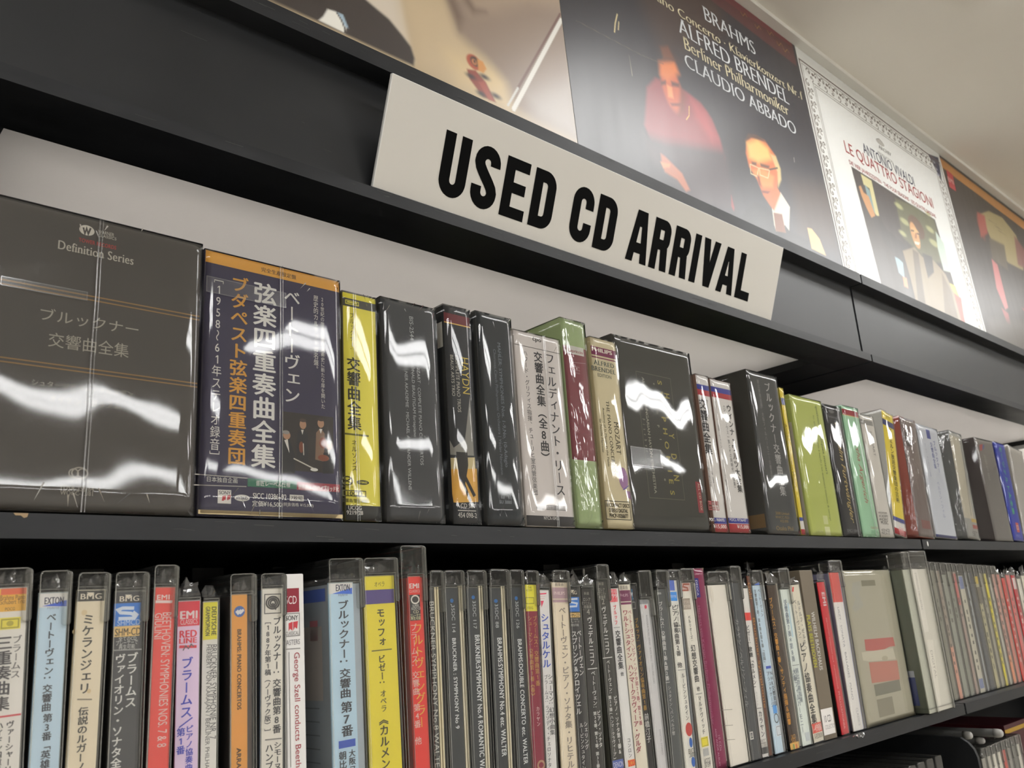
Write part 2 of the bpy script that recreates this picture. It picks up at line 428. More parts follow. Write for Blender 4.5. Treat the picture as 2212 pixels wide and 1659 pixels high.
# rounded end divider below the lower shelf
mb = MB()
pts = [(.41, -.362), (.02, -.3615), (-.006, -.363), (-.0226, -.3743), (-.0344, -.3896), (-.0396, -.4081), (-.0405, -.44), (-.0405, -.7215), (.41, -.7215)]
for x, fl in ((2.434, False), (2.446, True)):
    q = [(x, y, z) for y, z in pts]
    mb.poly(q if fl else q[::-1], BLACK)
for i in range(len(pts)):
    p, q = pts[i], pts[(i + 1) % len(pts)]
    mb.poly([(2.434, *p), (2.434, *q), (2.446, *q), (2.446, *p)][::-1], EDGE, True)
o = mb.build('shelf_divider', loc=(0, 0, CZ)); tag(o, 'black divider panel with a rounded front corner below the lower shelf', 'shelf divider')

# ---------------------------------------------------------------- sign
SX, SY, SZ = .7174, .056, .696
SANG = math.atan2(.066, .177); SL = math.hypot(.066, .177)
def sign():
    o = bpy.data.objects.new('sign', None); COL.objects.link(o)
    o.location = W(SX, SY, SZ); o.rotation_euler = (SANG, 0, 0)
    tag(o, 'cream rectangular sign with black capitals reading USED CD ARRIVAL leaning out from the header', 'sign')
    mb = MB(); w = 1.205
    mb.slab(0, w, 0, SL, 0, .0075, SIGN_E, r=.0015, b=.0012, cap0=SIGN_W)
    y = -.0004
    V = lambda f: f * SL
    lo, hi = V(.138), V(.721); st = .0228; h = st / 2; th = .0205
    def arc(cx, cz, rx, rz, a0, a1, n=10): return [(cx + rx * math.cos(math.radians(a0 + (a1 - a0) * i / n)), cz + rz * math.sin(math.radians(a0 + (a1 - a0) * i / n))) for i in range(n + 1)]
    K = SIGN_K
    class Lift:
        n = 0
        def __getattr__(self, k):
            f = getattr(mb, k)
            def g(*a):
                a = list(a); Lift.n += 1
                i = {'stroke': 2, 'rect': 4, 'flat': 1}[k]; a[i] = y - .00002 * (Lift.n % 8); return f(*a)
            return g
    ml = Lift()
    def U_(x0, x1):
        a, b = x0 + h, x1 - h; rx = (b - a) / 2
        ml.stroke([(a, hi)] + arc((a + b) / 2, lo + h + rx, rx, rx + .001, 180, 360, 14) + [(b, hi)], st, y, K)
    def S_(x0, x1):
        a, b = x0 + h, x1 - h; rx = (b - a) / 2; m = (a + b) / 2; e = .0015
        T, B = hi - h + e, lo + h - e
        ml.stroke([(b, V(.550)), (b, T - rx)] + arc(m, T - rx, rx, rx, 0, 180, 12) + [(a, V(.56)), (a + .003, V(.52)), (a + .010, V(.475)), (m, V(.43)), (b - .010, V(.385)), (b - .003, V(.34)), (b, V(.30))] + [(b, B + rx)] + arc(m, B + rx, rx, rx, 0, -180, 12) + [(a, V(.338))], st, y, K)
    def E_(x0, x1):
        c = x0 + st
        for q in ([(x0, lo), (x1, lo), (x1, lo + V(.109)), (c, lo + V(.109)), (c, V(.381)), (x1 - .0055, V(.381)), (x1 - .0055, V(.488)), (c, V(.488)), (c, hi - V(.110)), (x1 - .001, hi - V(.110)), (x1 - .001, hi), (x0, hi)],): ml.flat(q, y, K)
    def D_(x0, x1):
        a, b = x0 + h, x1 - h; r = .018
        ml.stroke([(a, lo + h), (b - r, lo + h)] + arc(b - r, lo + h + r, r, r, -90, 0, 8) + arc(b - r, hi - h - r, r, r, 0, 90, 8) + [(a, hi - h)], st, y, K, True)
    def C_(x0, x1):
        a, b = x0 + h, x1 - h; rx = (b - a) / 2; m = (a + b) / 2
        ml.stroke([(b, V(.50)), (b, hi - h - rx)] + arc(m, hi - h - rx, rx, rx, 0, 180, 12) + arc(m, lo + h + rx, rx, rx, 180, 360, 12) + [(b, V(.352))], st, y, K)
    def A_(x0, x1, t0, t1):
        m0 = x0 + (t0 - x0) * .0
        ml.flat([(x0, lo), (x0 + st * .96, lo), (t0 + st * .62, hi - .026), (t0 + st * .62, hi), (t0, hi)], y, K)
        ml.flat([(x1 - st * .96, lo), (x1, lo), (t1, hi), (t1 - st * .62, hi), (t1 - st * .62, hi - .026)], y, K)
        f = lambda v: (V(v) - lo) / (hi - lo)
        for v0, v1 in ((.242, .36),):
            ml.flat([(x0 + (t0 - x0) * f(v0) + .004, V(v0)), (x1 + (t1 - x1) * f(v0) - .004, V(v0)), (x1 + (t1 - x1) * f(v1) - .004, V(v1)), (x0 + (t0 - x0) * f(v1) + .004, V(v1))], y - .00005, K)
        ml.flat([(t0 + .004, hi), (t0 + .004, hi - .034), (t1 - .004, hi - .034), (t1 - .004, hi)], y - .00006, K)
    def R_(x0, x1):
        a = x0 + h; b = x1 - .0015 - h; r = .013; bt, tp = V(.43), hi - h
        ml.rect(x0, lo, x0 + st, hi, y, K)
        ml.stroke([(a, tp), (b - r, tp)] + arc(b - r, tp - r, r, r, 90, 0, 8) + arc(b - r, bt + r, r, r, 0, -90, 8) + [(a, bt)], st, y, K)
        ml.flat([(x1 - .0228, lo), (x1, lo), (x1 - .007, V(.41)), (x1 - .031, V(.41))], y - .00005, K)
    U_(.1235, .1822); S_(.1945, .2538); E_(.2670, .3266); D_(.3396, .3985); C_(.4478, .5075); D_(.5198, .5790)
    A_(.6232, .6915, .6405, .6735); R_(.7000, .7605); R_(.7724, .8325)
    ml.rect(.8450, lo, .8682, hi, y, K)
    ml.flat([(.8796, hi), (.9038, hi), (.9175, lo + .02), (.9238, lo), (.8992, lo)], y, K); ml.flat([(.9214, hi), (.9449, hi), (.9237, lo), (.8994, lo), (.9050, lo + .02)], y - .00005, K)
    A_(.9506, 1.0172, .9712, .9988)
    ml.flat([(1.0293, lo), (1.0885, lo), (1.0885, lo + V(.113)), (1.0293 + st, lo + V(.113)), (1.0293 + st, hi), (1.0293, hi)], y, K)
    mb.build('board', o)
sign()

# ---------------------------------------------------------------- posters (prints mounted above the header, leaning back slightly)
def poster_y(t): return .10 + .035 * (t - 1.0)
def paint(ops, s0, s1, t0, t1, nx, nz, gain=1.0):
    sx = np.linspace(s0, s1, nx); tz = np.linspace(t0, t1, nz)
    X, Z = np.meshgrid(sx, tz)
    img = np.zeros((nz, nx, 3)); d = max(.0022, (s1 - s0) / nx * .9)
    soft = 1.0 if gain == 1.15 else .6
    def cover(mask_sd, blur, col):
        al = np.clip(.5 + mask_sd / max(blur * 1.6, d), 0, 1)[..., None]; al = al * al * (3 - 2 * al)
        img[:] = img * (1 - al) + np.array(col) * al
    def segd(p, q):
        vx, vz = q[0] - p[0], q[1] - p[1]; l2 = vx * vx + vz * vz + 1e-12
        t = np.clip(((X - p[0]) * vx + (Z - p[1]) * vz) / l2, 0, 1)
        return np.hypot(X - p[0] - t * vx, Z - p[1] - t * vz)
    for o in ops:
        c = [v * gain for v in rgb(o[1])]
        if o[0] == 'base': img[:] = c
        elif o[0] == 'ell':
            (x0, z0), (x1, z1) = o[3]; cx, cz = (x0 + x1) / 2, (z0 + z1) / 2; rx, rz = abs(x1 - x0) / 2 + 1e-6, abs(z1 - z0) / 2 + 1e-6
            rx = max(rx, rz * .35); rz = max(rz, rx * .35)
            e = np.hypot((X - cx) / rx, (Z - cz) / rz); cover((1 - e) * min(rx, rz), o[2] * soft, c)
        elif o[0] == 'poly':
            P = o[3]; ins = np.zeros(X.shape, bool); dist = np.full(X.shape, 9.0)
            for i in range(len(P)):
                p, q = P[i], P[(i + 1) % len(P)]
                dist = np.minimum(dist, segd(p, q))
                if p[1] != q[1]:
                    cr = ((p[1] > Z) != (q[1] > Z)) & (X < (q[0] - p[0]) * (Z - p[1]) / (q[1] - p[1]) + p[0]); ins ^= cr
            cover(np.where(ins, dist, -dist), o[2] * soft, c)
        elif o[0] == 'line':
            P = o[3]; dist = np.full(X.shape, 9.0)
            for i in range(len(P) - 1): dist = np.minimum(dist, segd(P[i], P[i + 1]))
            cover(o[4] / 2 - dist, o[2] * .5, c)
    return X, Z, np.clip(img, 0, 1)
def print_material():
    m = noisy('poster print', (1, 1, 1), (1, 1, 1), 30, .36, 1.0, .0, stretch=(2, 1, .25), rvar=.04)
    nt = m.node_tree; a = nt.nodes.new('ShaderNodeVertexColor'); a.layer_name = 'print'
    nt.links.new(a.outputs[0], nt.nodes['Principled BSDF'].inputs['Base Color'])
    return m
PRINT = print_material()
BACKING = principled('poster board', (.55, .54, .52), .7, .2)
def poster(k, s0, s1, label, nx, nz, extra=None):
    t0, t1 = .938, 1.823
    X, Z, img = paint(ART[k], s0, s1, t0, t1, nx, nz, {1: 1.15, 3: .96}.get(k, 1.05))
    ang = -math.atan(.035)
    r = thing('poster', label, 'poster', s0, poster_y(t0), t0, group='large square album posters above the shelves')
    r.rotation_euler = (ang, 0, 0)
    cs = math.cos(ang)
    me = bpy.data.meshes.new('print')
    v = np.stack([(X - s0) * U, np.zeros(X.shape), (Z - t0) / cs * U], -1).reshape(-1, 3)
    idx = np.arange(nx * nz).reshape(nz, nx)
    f = np.stack([idx[:-1, :-1], idx[:-1, 1:], idx[1:, 1:], idx[1:, :-1]], -1).reshape(-1, 4)
    me.from_pydata(v.tolist(), [], f.tolist())
    ca = me.color_attributes.new('print', 'FLOAT_COLOR', 'POINT')
    ca.data.foreach_set('color', np.concatenate([img.reshape(-1, 3), np.ones((nx * nz, 1))], 1).ravel().astype(np.float32))
    me.materials.append(PRINT)
    o = bpy.data.objects.new('print', me); COL.objects.link(o); o.parent = r
    mb = MB(); mb.box(.001, s1 - s0 - .001, .0006, .012, 0, (t1 - t0) / cs, BACKING); mb.build('backing_board', r)
    mb = MB()
    L = lambda p: (p[0] - s0, (p[1] - t0) / cs)
    for it in PTEXT.get(k, []): mb.text(it[2], it[3], *L(it[4:6]), *L(it[6:8]), -.0006, glossy_ink(it[1]), 'H')
    if extra: extra(mb, L)
    if mb.f: mb.build('lettering', r)
    return r
def glossy_ink(h): return principled('poster ink ' + h, tuple(min(.9, c * INK) for c in rgb(h)), .32, .5)
def ornament(mb, L):
    g = glossy_ink('#8d8680'); dk = glossy_ink('#6a5a56')
    x0, x1 = 2.508, 3.66; zt = 1.775; y = -.0005
    for off, w, m in ((0, .006, dk), (.012, .0022, g), (.068, .0022, g), (.078, .0022, g)):
        mb.stroke([L((x0 + off, .938)), L((x0 + off, zt - off)), L((x1 - off + .02, zt - off)), L((x1 - off + .02, .938))], w, y, m)
    def curl(cx, cz, r, a0, ccw):
        pts = []
        for i in range(15):
            t = i / 14; a = a0 + ccw * t * 4.9; q = r * (1 - .72 * t)
            pts.append((cx + q * math.cos(a), cz + q * math.sin(a)))
        mb.stroke([L(p) for p in pts], .0042, y, g)
        mb.ell(*L((cx - r * .25, cz - r * .25)), *L((cx + r * .25, cz + r * .25)), y, g, 10)
    n = 22
    for i in range(n):
        x = x0 + .052 + i * (x1 - x0 - .07) / n
        curl(x, zt - .030, .016, 0 if i % 2 else 3.14, 1 if i % 2 else -1); curl(x + .012, zt - .052, .013, 1.5 if i % 2 else -1.5, -1 if i % 2 else 1)
        mb.ell(*L((x + .02, zt - .024)), *L((x + .036, zt - .036)), y, dk, 8)
    for i in range(15):
        z = zt - .085 - i * .052
        for xx, s in ((x0 + .040, 1), (x1 - .020, -1)):
            curl(xx - .010, z, .017, 1.5, s); curl(xx + .010, z - .024, .015, -1.5, -s)
            mb.ell(*L((xx - .022, z - .018)), *L((xx - .008, z - .036)), y, g, 8)
    mb.ell(*L((3.02, 1.66)), *L((3.09, 1.635)), y, glossy_ink('#b5b2ac'), 16)
    mb.stroke([L((3.03, 1.655)), L((3.055, 1.663)), L((3.08, 1.655))], .003, y - .0001, g)
BOXES = [
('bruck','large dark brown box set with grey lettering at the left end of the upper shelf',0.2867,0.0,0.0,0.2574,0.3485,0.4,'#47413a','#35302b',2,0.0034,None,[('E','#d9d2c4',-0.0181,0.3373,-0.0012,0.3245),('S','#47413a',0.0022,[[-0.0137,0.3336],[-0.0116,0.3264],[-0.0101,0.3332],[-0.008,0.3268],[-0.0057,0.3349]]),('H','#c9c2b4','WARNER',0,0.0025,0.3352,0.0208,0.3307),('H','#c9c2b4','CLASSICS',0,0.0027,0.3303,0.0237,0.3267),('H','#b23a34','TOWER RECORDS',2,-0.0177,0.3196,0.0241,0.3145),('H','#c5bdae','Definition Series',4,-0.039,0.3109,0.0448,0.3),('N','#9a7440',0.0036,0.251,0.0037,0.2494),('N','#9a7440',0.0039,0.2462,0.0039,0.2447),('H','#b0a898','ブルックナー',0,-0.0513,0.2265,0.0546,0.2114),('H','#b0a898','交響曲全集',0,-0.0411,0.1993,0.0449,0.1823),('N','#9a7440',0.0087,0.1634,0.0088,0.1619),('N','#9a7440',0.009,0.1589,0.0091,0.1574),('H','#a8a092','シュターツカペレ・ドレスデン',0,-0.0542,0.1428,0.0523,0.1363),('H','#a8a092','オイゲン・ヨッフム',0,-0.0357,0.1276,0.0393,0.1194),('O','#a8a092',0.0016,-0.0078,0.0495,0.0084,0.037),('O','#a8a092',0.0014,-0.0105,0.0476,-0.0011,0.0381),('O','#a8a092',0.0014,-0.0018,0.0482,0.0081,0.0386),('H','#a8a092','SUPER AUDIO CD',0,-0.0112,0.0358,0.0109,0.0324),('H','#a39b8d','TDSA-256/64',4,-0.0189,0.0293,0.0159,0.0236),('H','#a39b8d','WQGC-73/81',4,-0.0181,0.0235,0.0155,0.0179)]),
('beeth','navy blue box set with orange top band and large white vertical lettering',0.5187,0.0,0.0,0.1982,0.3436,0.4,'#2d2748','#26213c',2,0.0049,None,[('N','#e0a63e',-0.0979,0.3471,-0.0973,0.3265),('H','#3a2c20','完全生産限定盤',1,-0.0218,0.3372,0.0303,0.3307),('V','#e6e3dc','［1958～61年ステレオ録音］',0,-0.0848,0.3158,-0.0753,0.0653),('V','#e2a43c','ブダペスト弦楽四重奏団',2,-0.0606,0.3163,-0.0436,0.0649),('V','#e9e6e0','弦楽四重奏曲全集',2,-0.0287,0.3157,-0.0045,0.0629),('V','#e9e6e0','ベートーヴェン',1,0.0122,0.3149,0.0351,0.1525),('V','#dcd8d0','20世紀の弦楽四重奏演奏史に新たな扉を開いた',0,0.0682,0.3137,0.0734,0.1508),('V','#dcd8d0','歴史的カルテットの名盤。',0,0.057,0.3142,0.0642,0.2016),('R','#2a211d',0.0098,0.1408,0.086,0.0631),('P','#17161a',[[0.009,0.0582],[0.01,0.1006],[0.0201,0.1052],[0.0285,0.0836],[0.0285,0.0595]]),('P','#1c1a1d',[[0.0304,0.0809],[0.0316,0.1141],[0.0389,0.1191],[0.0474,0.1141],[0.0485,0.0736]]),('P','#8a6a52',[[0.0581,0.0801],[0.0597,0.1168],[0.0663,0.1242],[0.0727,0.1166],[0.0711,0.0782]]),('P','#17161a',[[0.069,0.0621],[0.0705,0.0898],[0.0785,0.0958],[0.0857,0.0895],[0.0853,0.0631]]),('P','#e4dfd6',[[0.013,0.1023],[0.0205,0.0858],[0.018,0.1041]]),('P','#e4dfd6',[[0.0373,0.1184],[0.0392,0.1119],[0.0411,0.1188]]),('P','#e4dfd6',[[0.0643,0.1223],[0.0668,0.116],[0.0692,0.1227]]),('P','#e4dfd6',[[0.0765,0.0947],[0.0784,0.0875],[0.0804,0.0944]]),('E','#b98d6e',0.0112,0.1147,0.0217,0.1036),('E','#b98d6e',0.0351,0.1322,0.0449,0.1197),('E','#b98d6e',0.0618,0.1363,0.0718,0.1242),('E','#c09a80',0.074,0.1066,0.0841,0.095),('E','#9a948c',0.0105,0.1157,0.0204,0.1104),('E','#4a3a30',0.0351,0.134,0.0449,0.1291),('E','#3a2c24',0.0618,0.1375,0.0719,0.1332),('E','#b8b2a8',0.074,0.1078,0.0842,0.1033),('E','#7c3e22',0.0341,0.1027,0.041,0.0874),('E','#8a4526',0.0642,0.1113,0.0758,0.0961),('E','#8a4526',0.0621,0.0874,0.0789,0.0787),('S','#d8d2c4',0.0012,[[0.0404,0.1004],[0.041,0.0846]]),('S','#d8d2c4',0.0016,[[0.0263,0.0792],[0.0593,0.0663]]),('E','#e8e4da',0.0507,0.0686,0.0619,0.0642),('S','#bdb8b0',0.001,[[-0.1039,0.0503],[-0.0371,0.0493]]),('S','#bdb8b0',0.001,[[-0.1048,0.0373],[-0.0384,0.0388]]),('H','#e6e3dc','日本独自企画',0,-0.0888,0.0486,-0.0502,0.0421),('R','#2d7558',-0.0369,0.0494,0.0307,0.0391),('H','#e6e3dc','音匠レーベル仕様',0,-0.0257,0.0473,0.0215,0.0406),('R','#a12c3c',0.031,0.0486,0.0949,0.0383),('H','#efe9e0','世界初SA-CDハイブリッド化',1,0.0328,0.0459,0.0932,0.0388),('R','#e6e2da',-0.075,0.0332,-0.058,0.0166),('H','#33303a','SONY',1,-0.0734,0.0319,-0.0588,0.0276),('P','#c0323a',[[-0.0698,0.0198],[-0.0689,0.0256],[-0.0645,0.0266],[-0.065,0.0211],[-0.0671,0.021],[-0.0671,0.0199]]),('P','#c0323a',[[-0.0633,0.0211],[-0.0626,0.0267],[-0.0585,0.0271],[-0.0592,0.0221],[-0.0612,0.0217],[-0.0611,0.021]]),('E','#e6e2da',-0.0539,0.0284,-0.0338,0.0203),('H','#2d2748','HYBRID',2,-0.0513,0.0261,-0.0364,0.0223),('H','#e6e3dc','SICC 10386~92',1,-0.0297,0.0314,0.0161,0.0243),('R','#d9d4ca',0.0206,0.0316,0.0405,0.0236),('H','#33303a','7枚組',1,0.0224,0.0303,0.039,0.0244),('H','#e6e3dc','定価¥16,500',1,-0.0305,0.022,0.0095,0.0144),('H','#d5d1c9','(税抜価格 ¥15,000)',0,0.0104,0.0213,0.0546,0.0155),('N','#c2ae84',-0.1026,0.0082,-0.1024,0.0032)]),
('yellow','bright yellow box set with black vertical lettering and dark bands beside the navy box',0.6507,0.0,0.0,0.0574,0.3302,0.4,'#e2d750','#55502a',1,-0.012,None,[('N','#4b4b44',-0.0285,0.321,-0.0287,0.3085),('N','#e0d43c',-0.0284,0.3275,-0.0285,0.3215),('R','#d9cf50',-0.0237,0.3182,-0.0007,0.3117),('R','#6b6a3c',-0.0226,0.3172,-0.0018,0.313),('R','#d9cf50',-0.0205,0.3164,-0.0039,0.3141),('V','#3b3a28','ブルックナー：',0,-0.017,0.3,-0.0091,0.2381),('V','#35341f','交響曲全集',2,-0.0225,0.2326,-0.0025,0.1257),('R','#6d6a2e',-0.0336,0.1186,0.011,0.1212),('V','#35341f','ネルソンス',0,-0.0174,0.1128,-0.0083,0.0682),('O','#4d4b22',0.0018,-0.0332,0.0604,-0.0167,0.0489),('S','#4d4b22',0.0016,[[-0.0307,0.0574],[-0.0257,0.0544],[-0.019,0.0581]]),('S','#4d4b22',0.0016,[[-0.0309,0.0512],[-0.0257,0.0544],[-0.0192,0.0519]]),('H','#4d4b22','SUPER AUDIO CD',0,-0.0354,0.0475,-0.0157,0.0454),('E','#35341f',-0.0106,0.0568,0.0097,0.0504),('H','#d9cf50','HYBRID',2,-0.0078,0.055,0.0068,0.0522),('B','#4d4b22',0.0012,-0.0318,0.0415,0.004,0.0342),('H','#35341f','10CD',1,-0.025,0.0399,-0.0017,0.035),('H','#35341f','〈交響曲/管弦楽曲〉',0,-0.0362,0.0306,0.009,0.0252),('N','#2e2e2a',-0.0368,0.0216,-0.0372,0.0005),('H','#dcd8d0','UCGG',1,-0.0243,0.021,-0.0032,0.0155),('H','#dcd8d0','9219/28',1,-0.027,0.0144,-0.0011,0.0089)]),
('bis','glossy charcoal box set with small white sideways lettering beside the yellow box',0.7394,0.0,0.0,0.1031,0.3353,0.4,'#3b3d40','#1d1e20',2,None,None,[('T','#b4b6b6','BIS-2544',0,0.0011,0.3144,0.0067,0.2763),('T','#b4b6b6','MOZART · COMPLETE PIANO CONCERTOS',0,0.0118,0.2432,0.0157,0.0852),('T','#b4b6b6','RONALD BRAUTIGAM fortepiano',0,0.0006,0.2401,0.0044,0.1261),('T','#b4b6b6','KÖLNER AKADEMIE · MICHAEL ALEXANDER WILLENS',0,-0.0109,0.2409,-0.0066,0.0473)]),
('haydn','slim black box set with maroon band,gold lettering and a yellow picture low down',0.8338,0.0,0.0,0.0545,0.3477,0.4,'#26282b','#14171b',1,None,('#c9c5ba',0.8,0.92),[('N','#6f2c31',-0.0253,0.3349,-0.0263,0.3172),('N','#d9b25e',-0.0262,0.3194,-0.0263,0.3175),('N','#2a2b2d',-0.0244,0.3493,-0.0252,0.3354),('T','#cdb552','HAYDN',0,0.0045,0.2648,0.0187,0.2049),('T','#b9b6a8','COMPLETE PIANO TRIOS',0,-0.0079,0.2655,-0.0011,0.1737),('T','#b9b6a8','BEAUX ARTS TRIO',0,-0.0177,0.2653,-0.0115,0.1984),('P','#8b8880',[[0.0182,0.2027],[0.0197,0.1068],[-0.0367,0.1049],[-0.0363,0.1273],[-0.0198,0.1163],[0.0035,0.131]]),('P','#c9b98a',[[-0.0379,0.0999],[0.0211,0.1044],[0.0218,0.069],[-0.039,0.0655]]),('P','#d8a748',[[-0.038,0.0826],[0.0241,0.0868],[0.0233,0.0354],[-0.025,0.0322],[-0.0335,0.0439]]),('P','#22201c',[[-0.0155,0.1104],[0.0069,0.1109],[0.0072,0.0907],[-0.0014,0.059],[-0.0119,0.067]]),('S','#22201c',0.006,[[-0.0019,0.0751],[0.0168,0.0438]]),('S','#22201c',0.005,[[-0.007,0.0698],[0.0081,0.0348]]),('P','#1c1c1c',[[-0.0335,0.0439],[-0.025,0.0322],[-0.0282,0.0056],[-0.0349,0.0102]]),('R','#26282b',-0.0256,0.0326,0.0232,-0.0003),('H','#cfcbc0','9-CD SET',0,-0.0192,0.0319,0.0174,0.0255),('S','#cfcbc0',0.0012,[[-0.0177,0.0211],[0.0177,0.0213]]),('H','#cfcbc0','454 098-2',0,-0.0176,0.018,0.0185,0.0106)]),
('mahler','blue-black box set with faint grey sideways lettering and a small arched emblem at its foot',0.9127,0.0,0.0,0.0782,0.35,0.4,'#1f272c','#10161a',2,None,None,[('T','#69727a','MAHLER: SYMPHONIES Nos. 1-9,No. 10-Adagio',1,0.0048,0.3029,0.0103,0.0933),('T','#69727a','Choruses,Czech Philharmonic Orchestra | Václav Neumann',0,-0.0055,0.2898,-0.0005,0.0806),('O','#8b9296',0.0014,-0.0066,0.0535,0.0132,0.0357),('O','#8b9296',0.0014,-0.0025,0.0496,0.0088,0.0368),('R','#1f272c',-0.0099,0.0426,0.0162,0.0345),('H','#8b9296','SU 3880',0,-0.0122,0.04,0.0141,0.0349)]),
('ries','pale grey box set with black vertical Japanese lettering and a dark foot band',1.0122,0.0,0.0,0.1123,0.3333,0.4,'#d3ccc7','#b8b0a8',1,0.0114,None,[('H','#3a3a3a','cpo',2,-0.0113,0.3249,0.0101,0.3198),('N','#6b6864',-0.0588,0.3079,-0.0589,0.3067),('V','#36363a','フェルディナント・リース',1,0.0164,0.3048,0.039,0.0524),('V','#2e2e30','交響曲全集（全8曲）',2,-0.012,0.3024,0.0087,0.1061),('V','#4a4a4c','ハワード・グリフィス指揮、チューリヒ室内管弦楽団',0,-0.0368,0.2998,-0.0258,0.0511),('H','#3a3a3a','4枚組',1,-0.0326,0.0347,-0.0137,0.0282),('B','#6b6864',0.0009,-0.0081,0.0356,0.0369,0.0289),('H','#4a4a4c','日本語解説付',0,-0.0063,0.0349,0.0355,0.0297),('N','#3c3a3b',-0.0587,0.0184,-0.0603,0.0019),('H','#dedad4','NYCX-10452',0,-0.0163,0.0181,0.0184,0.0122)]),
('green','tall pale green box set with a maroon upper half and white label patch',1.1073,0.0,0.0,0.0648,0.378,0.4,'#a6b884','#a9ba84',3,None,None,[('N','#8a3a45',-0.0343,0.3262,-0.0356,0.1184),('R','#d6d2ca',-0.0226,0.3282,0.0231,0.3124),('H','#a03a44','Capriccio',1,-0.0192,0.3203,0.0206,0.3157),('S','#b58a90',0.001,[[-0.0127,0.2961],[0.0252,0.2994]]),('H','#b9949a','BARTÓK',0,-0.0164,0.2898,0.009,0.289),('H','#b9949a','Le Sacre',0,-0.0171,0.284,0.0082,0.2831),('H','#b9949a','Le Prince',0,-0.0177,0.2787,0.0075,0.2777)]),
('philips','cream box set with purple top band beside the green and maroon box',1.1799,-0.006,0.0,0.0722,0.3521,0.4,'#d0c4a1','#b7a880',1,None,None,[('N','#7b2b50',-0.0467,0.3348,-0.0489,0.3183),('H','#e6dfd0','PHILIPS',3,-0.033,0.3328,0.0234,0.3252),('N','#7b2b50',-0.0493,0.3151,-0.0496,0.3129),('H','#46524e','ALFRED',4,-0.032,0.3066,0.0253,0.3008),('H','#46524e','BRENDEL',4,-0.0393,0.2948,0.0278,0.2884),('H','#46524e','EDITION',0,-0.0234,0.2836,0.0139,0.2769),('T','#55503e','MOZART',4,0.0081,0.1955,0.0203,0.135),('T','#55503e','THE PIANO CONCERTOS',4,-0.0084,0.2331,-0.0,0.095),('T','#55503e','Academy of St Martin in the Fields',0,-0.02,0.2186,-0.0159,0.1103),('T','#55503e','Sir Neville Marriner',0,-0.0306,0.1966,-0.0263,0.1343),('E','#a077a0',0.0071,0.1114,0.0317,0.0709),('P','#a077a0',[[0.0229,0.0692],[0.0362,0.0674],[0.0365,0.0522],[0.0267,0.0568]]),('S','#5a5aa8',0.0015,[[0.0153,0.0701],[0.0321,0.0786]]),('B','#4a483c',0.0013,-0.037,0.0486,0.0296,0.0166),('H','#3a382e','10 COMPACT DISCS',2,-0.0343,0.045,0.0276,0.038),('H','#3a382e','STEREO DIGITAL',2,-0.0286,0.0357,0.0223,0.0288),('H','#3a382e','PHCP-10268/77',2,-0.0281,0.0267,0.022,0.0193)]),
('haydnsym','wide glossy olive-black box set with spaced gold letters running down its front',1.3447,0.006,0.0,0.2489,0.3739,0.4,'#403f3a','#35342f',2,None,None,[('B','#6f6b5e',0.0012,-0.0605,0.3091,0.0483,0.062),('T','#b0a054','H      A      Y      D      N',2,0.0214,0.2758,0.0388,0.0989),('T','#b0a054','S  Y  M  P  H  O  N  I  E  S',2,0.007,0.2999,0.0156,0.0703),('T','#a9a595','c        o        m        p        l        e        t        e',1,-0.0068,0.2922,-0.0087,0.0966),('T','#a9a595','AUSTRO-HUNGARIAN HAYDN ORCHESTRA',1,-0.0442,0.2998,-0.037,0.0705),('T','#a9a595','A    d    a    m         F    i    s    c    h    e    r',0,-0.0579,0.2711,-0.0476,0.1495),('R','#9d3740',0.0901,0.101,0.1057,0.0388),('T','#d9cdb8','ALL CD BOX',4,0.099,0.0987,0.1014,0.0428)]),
('wmahler','white box set with blue and red bands and black lettering beside the olive-black box',1.4966,0.0,0.0,0.0464,0.3294,0.4,'#d8d4cf','#8a6a5a',1,None,None,[('N','#3c4196',-0.0373,0.3087,-0.0396,0.2975),('N','#b33a40',-0.0396,0.2975,-0.0421,0.2852),('V','#3a3a3a','マーラー',0,0.0035,0.2786,0.0102,0.2357),('V','#2b2b2d','交響曲全集',2,-0.0286,0.2779,-0.0031,0.1589),('V','#5a5a5a','バーンスタイン指揮',0,-0.039,0.2742,-0.0508,0.1848),('V','#5a5a5a','交響曲第1～10番\u3000交響曲「大地の歌」',0,-0.0136,0.1561,-0.0015,0.0734),('V','#5a5a5a','ニューヨーク・フィルハーモニック',0,-0.0469,0.1852,-0.0333,0.0917),('B','#b0595c',0.0012,-0.0349,0.0621,-0.0,0.0451),('H','#b0595c','限定盤',1,-0.0314,0.0608,-0.0017,0.0553),('H','#b0595c','特別価格',0,-0.0332,0.0524,-0.0036,0.0467),('N','#343a92',-0.0353,0.0295,-0.0379,0.0178),('H','#dcd9d4','POCL-9684/95',1,-0.0379,0.0285,0.0139,0.0221),('N','#b3343b',-0.0371,0.0172,-0.0409,-0.0005),('H','#eee9e2','¥15,000',2,-0.0269,0.0158,0.0178,0.0073)]),
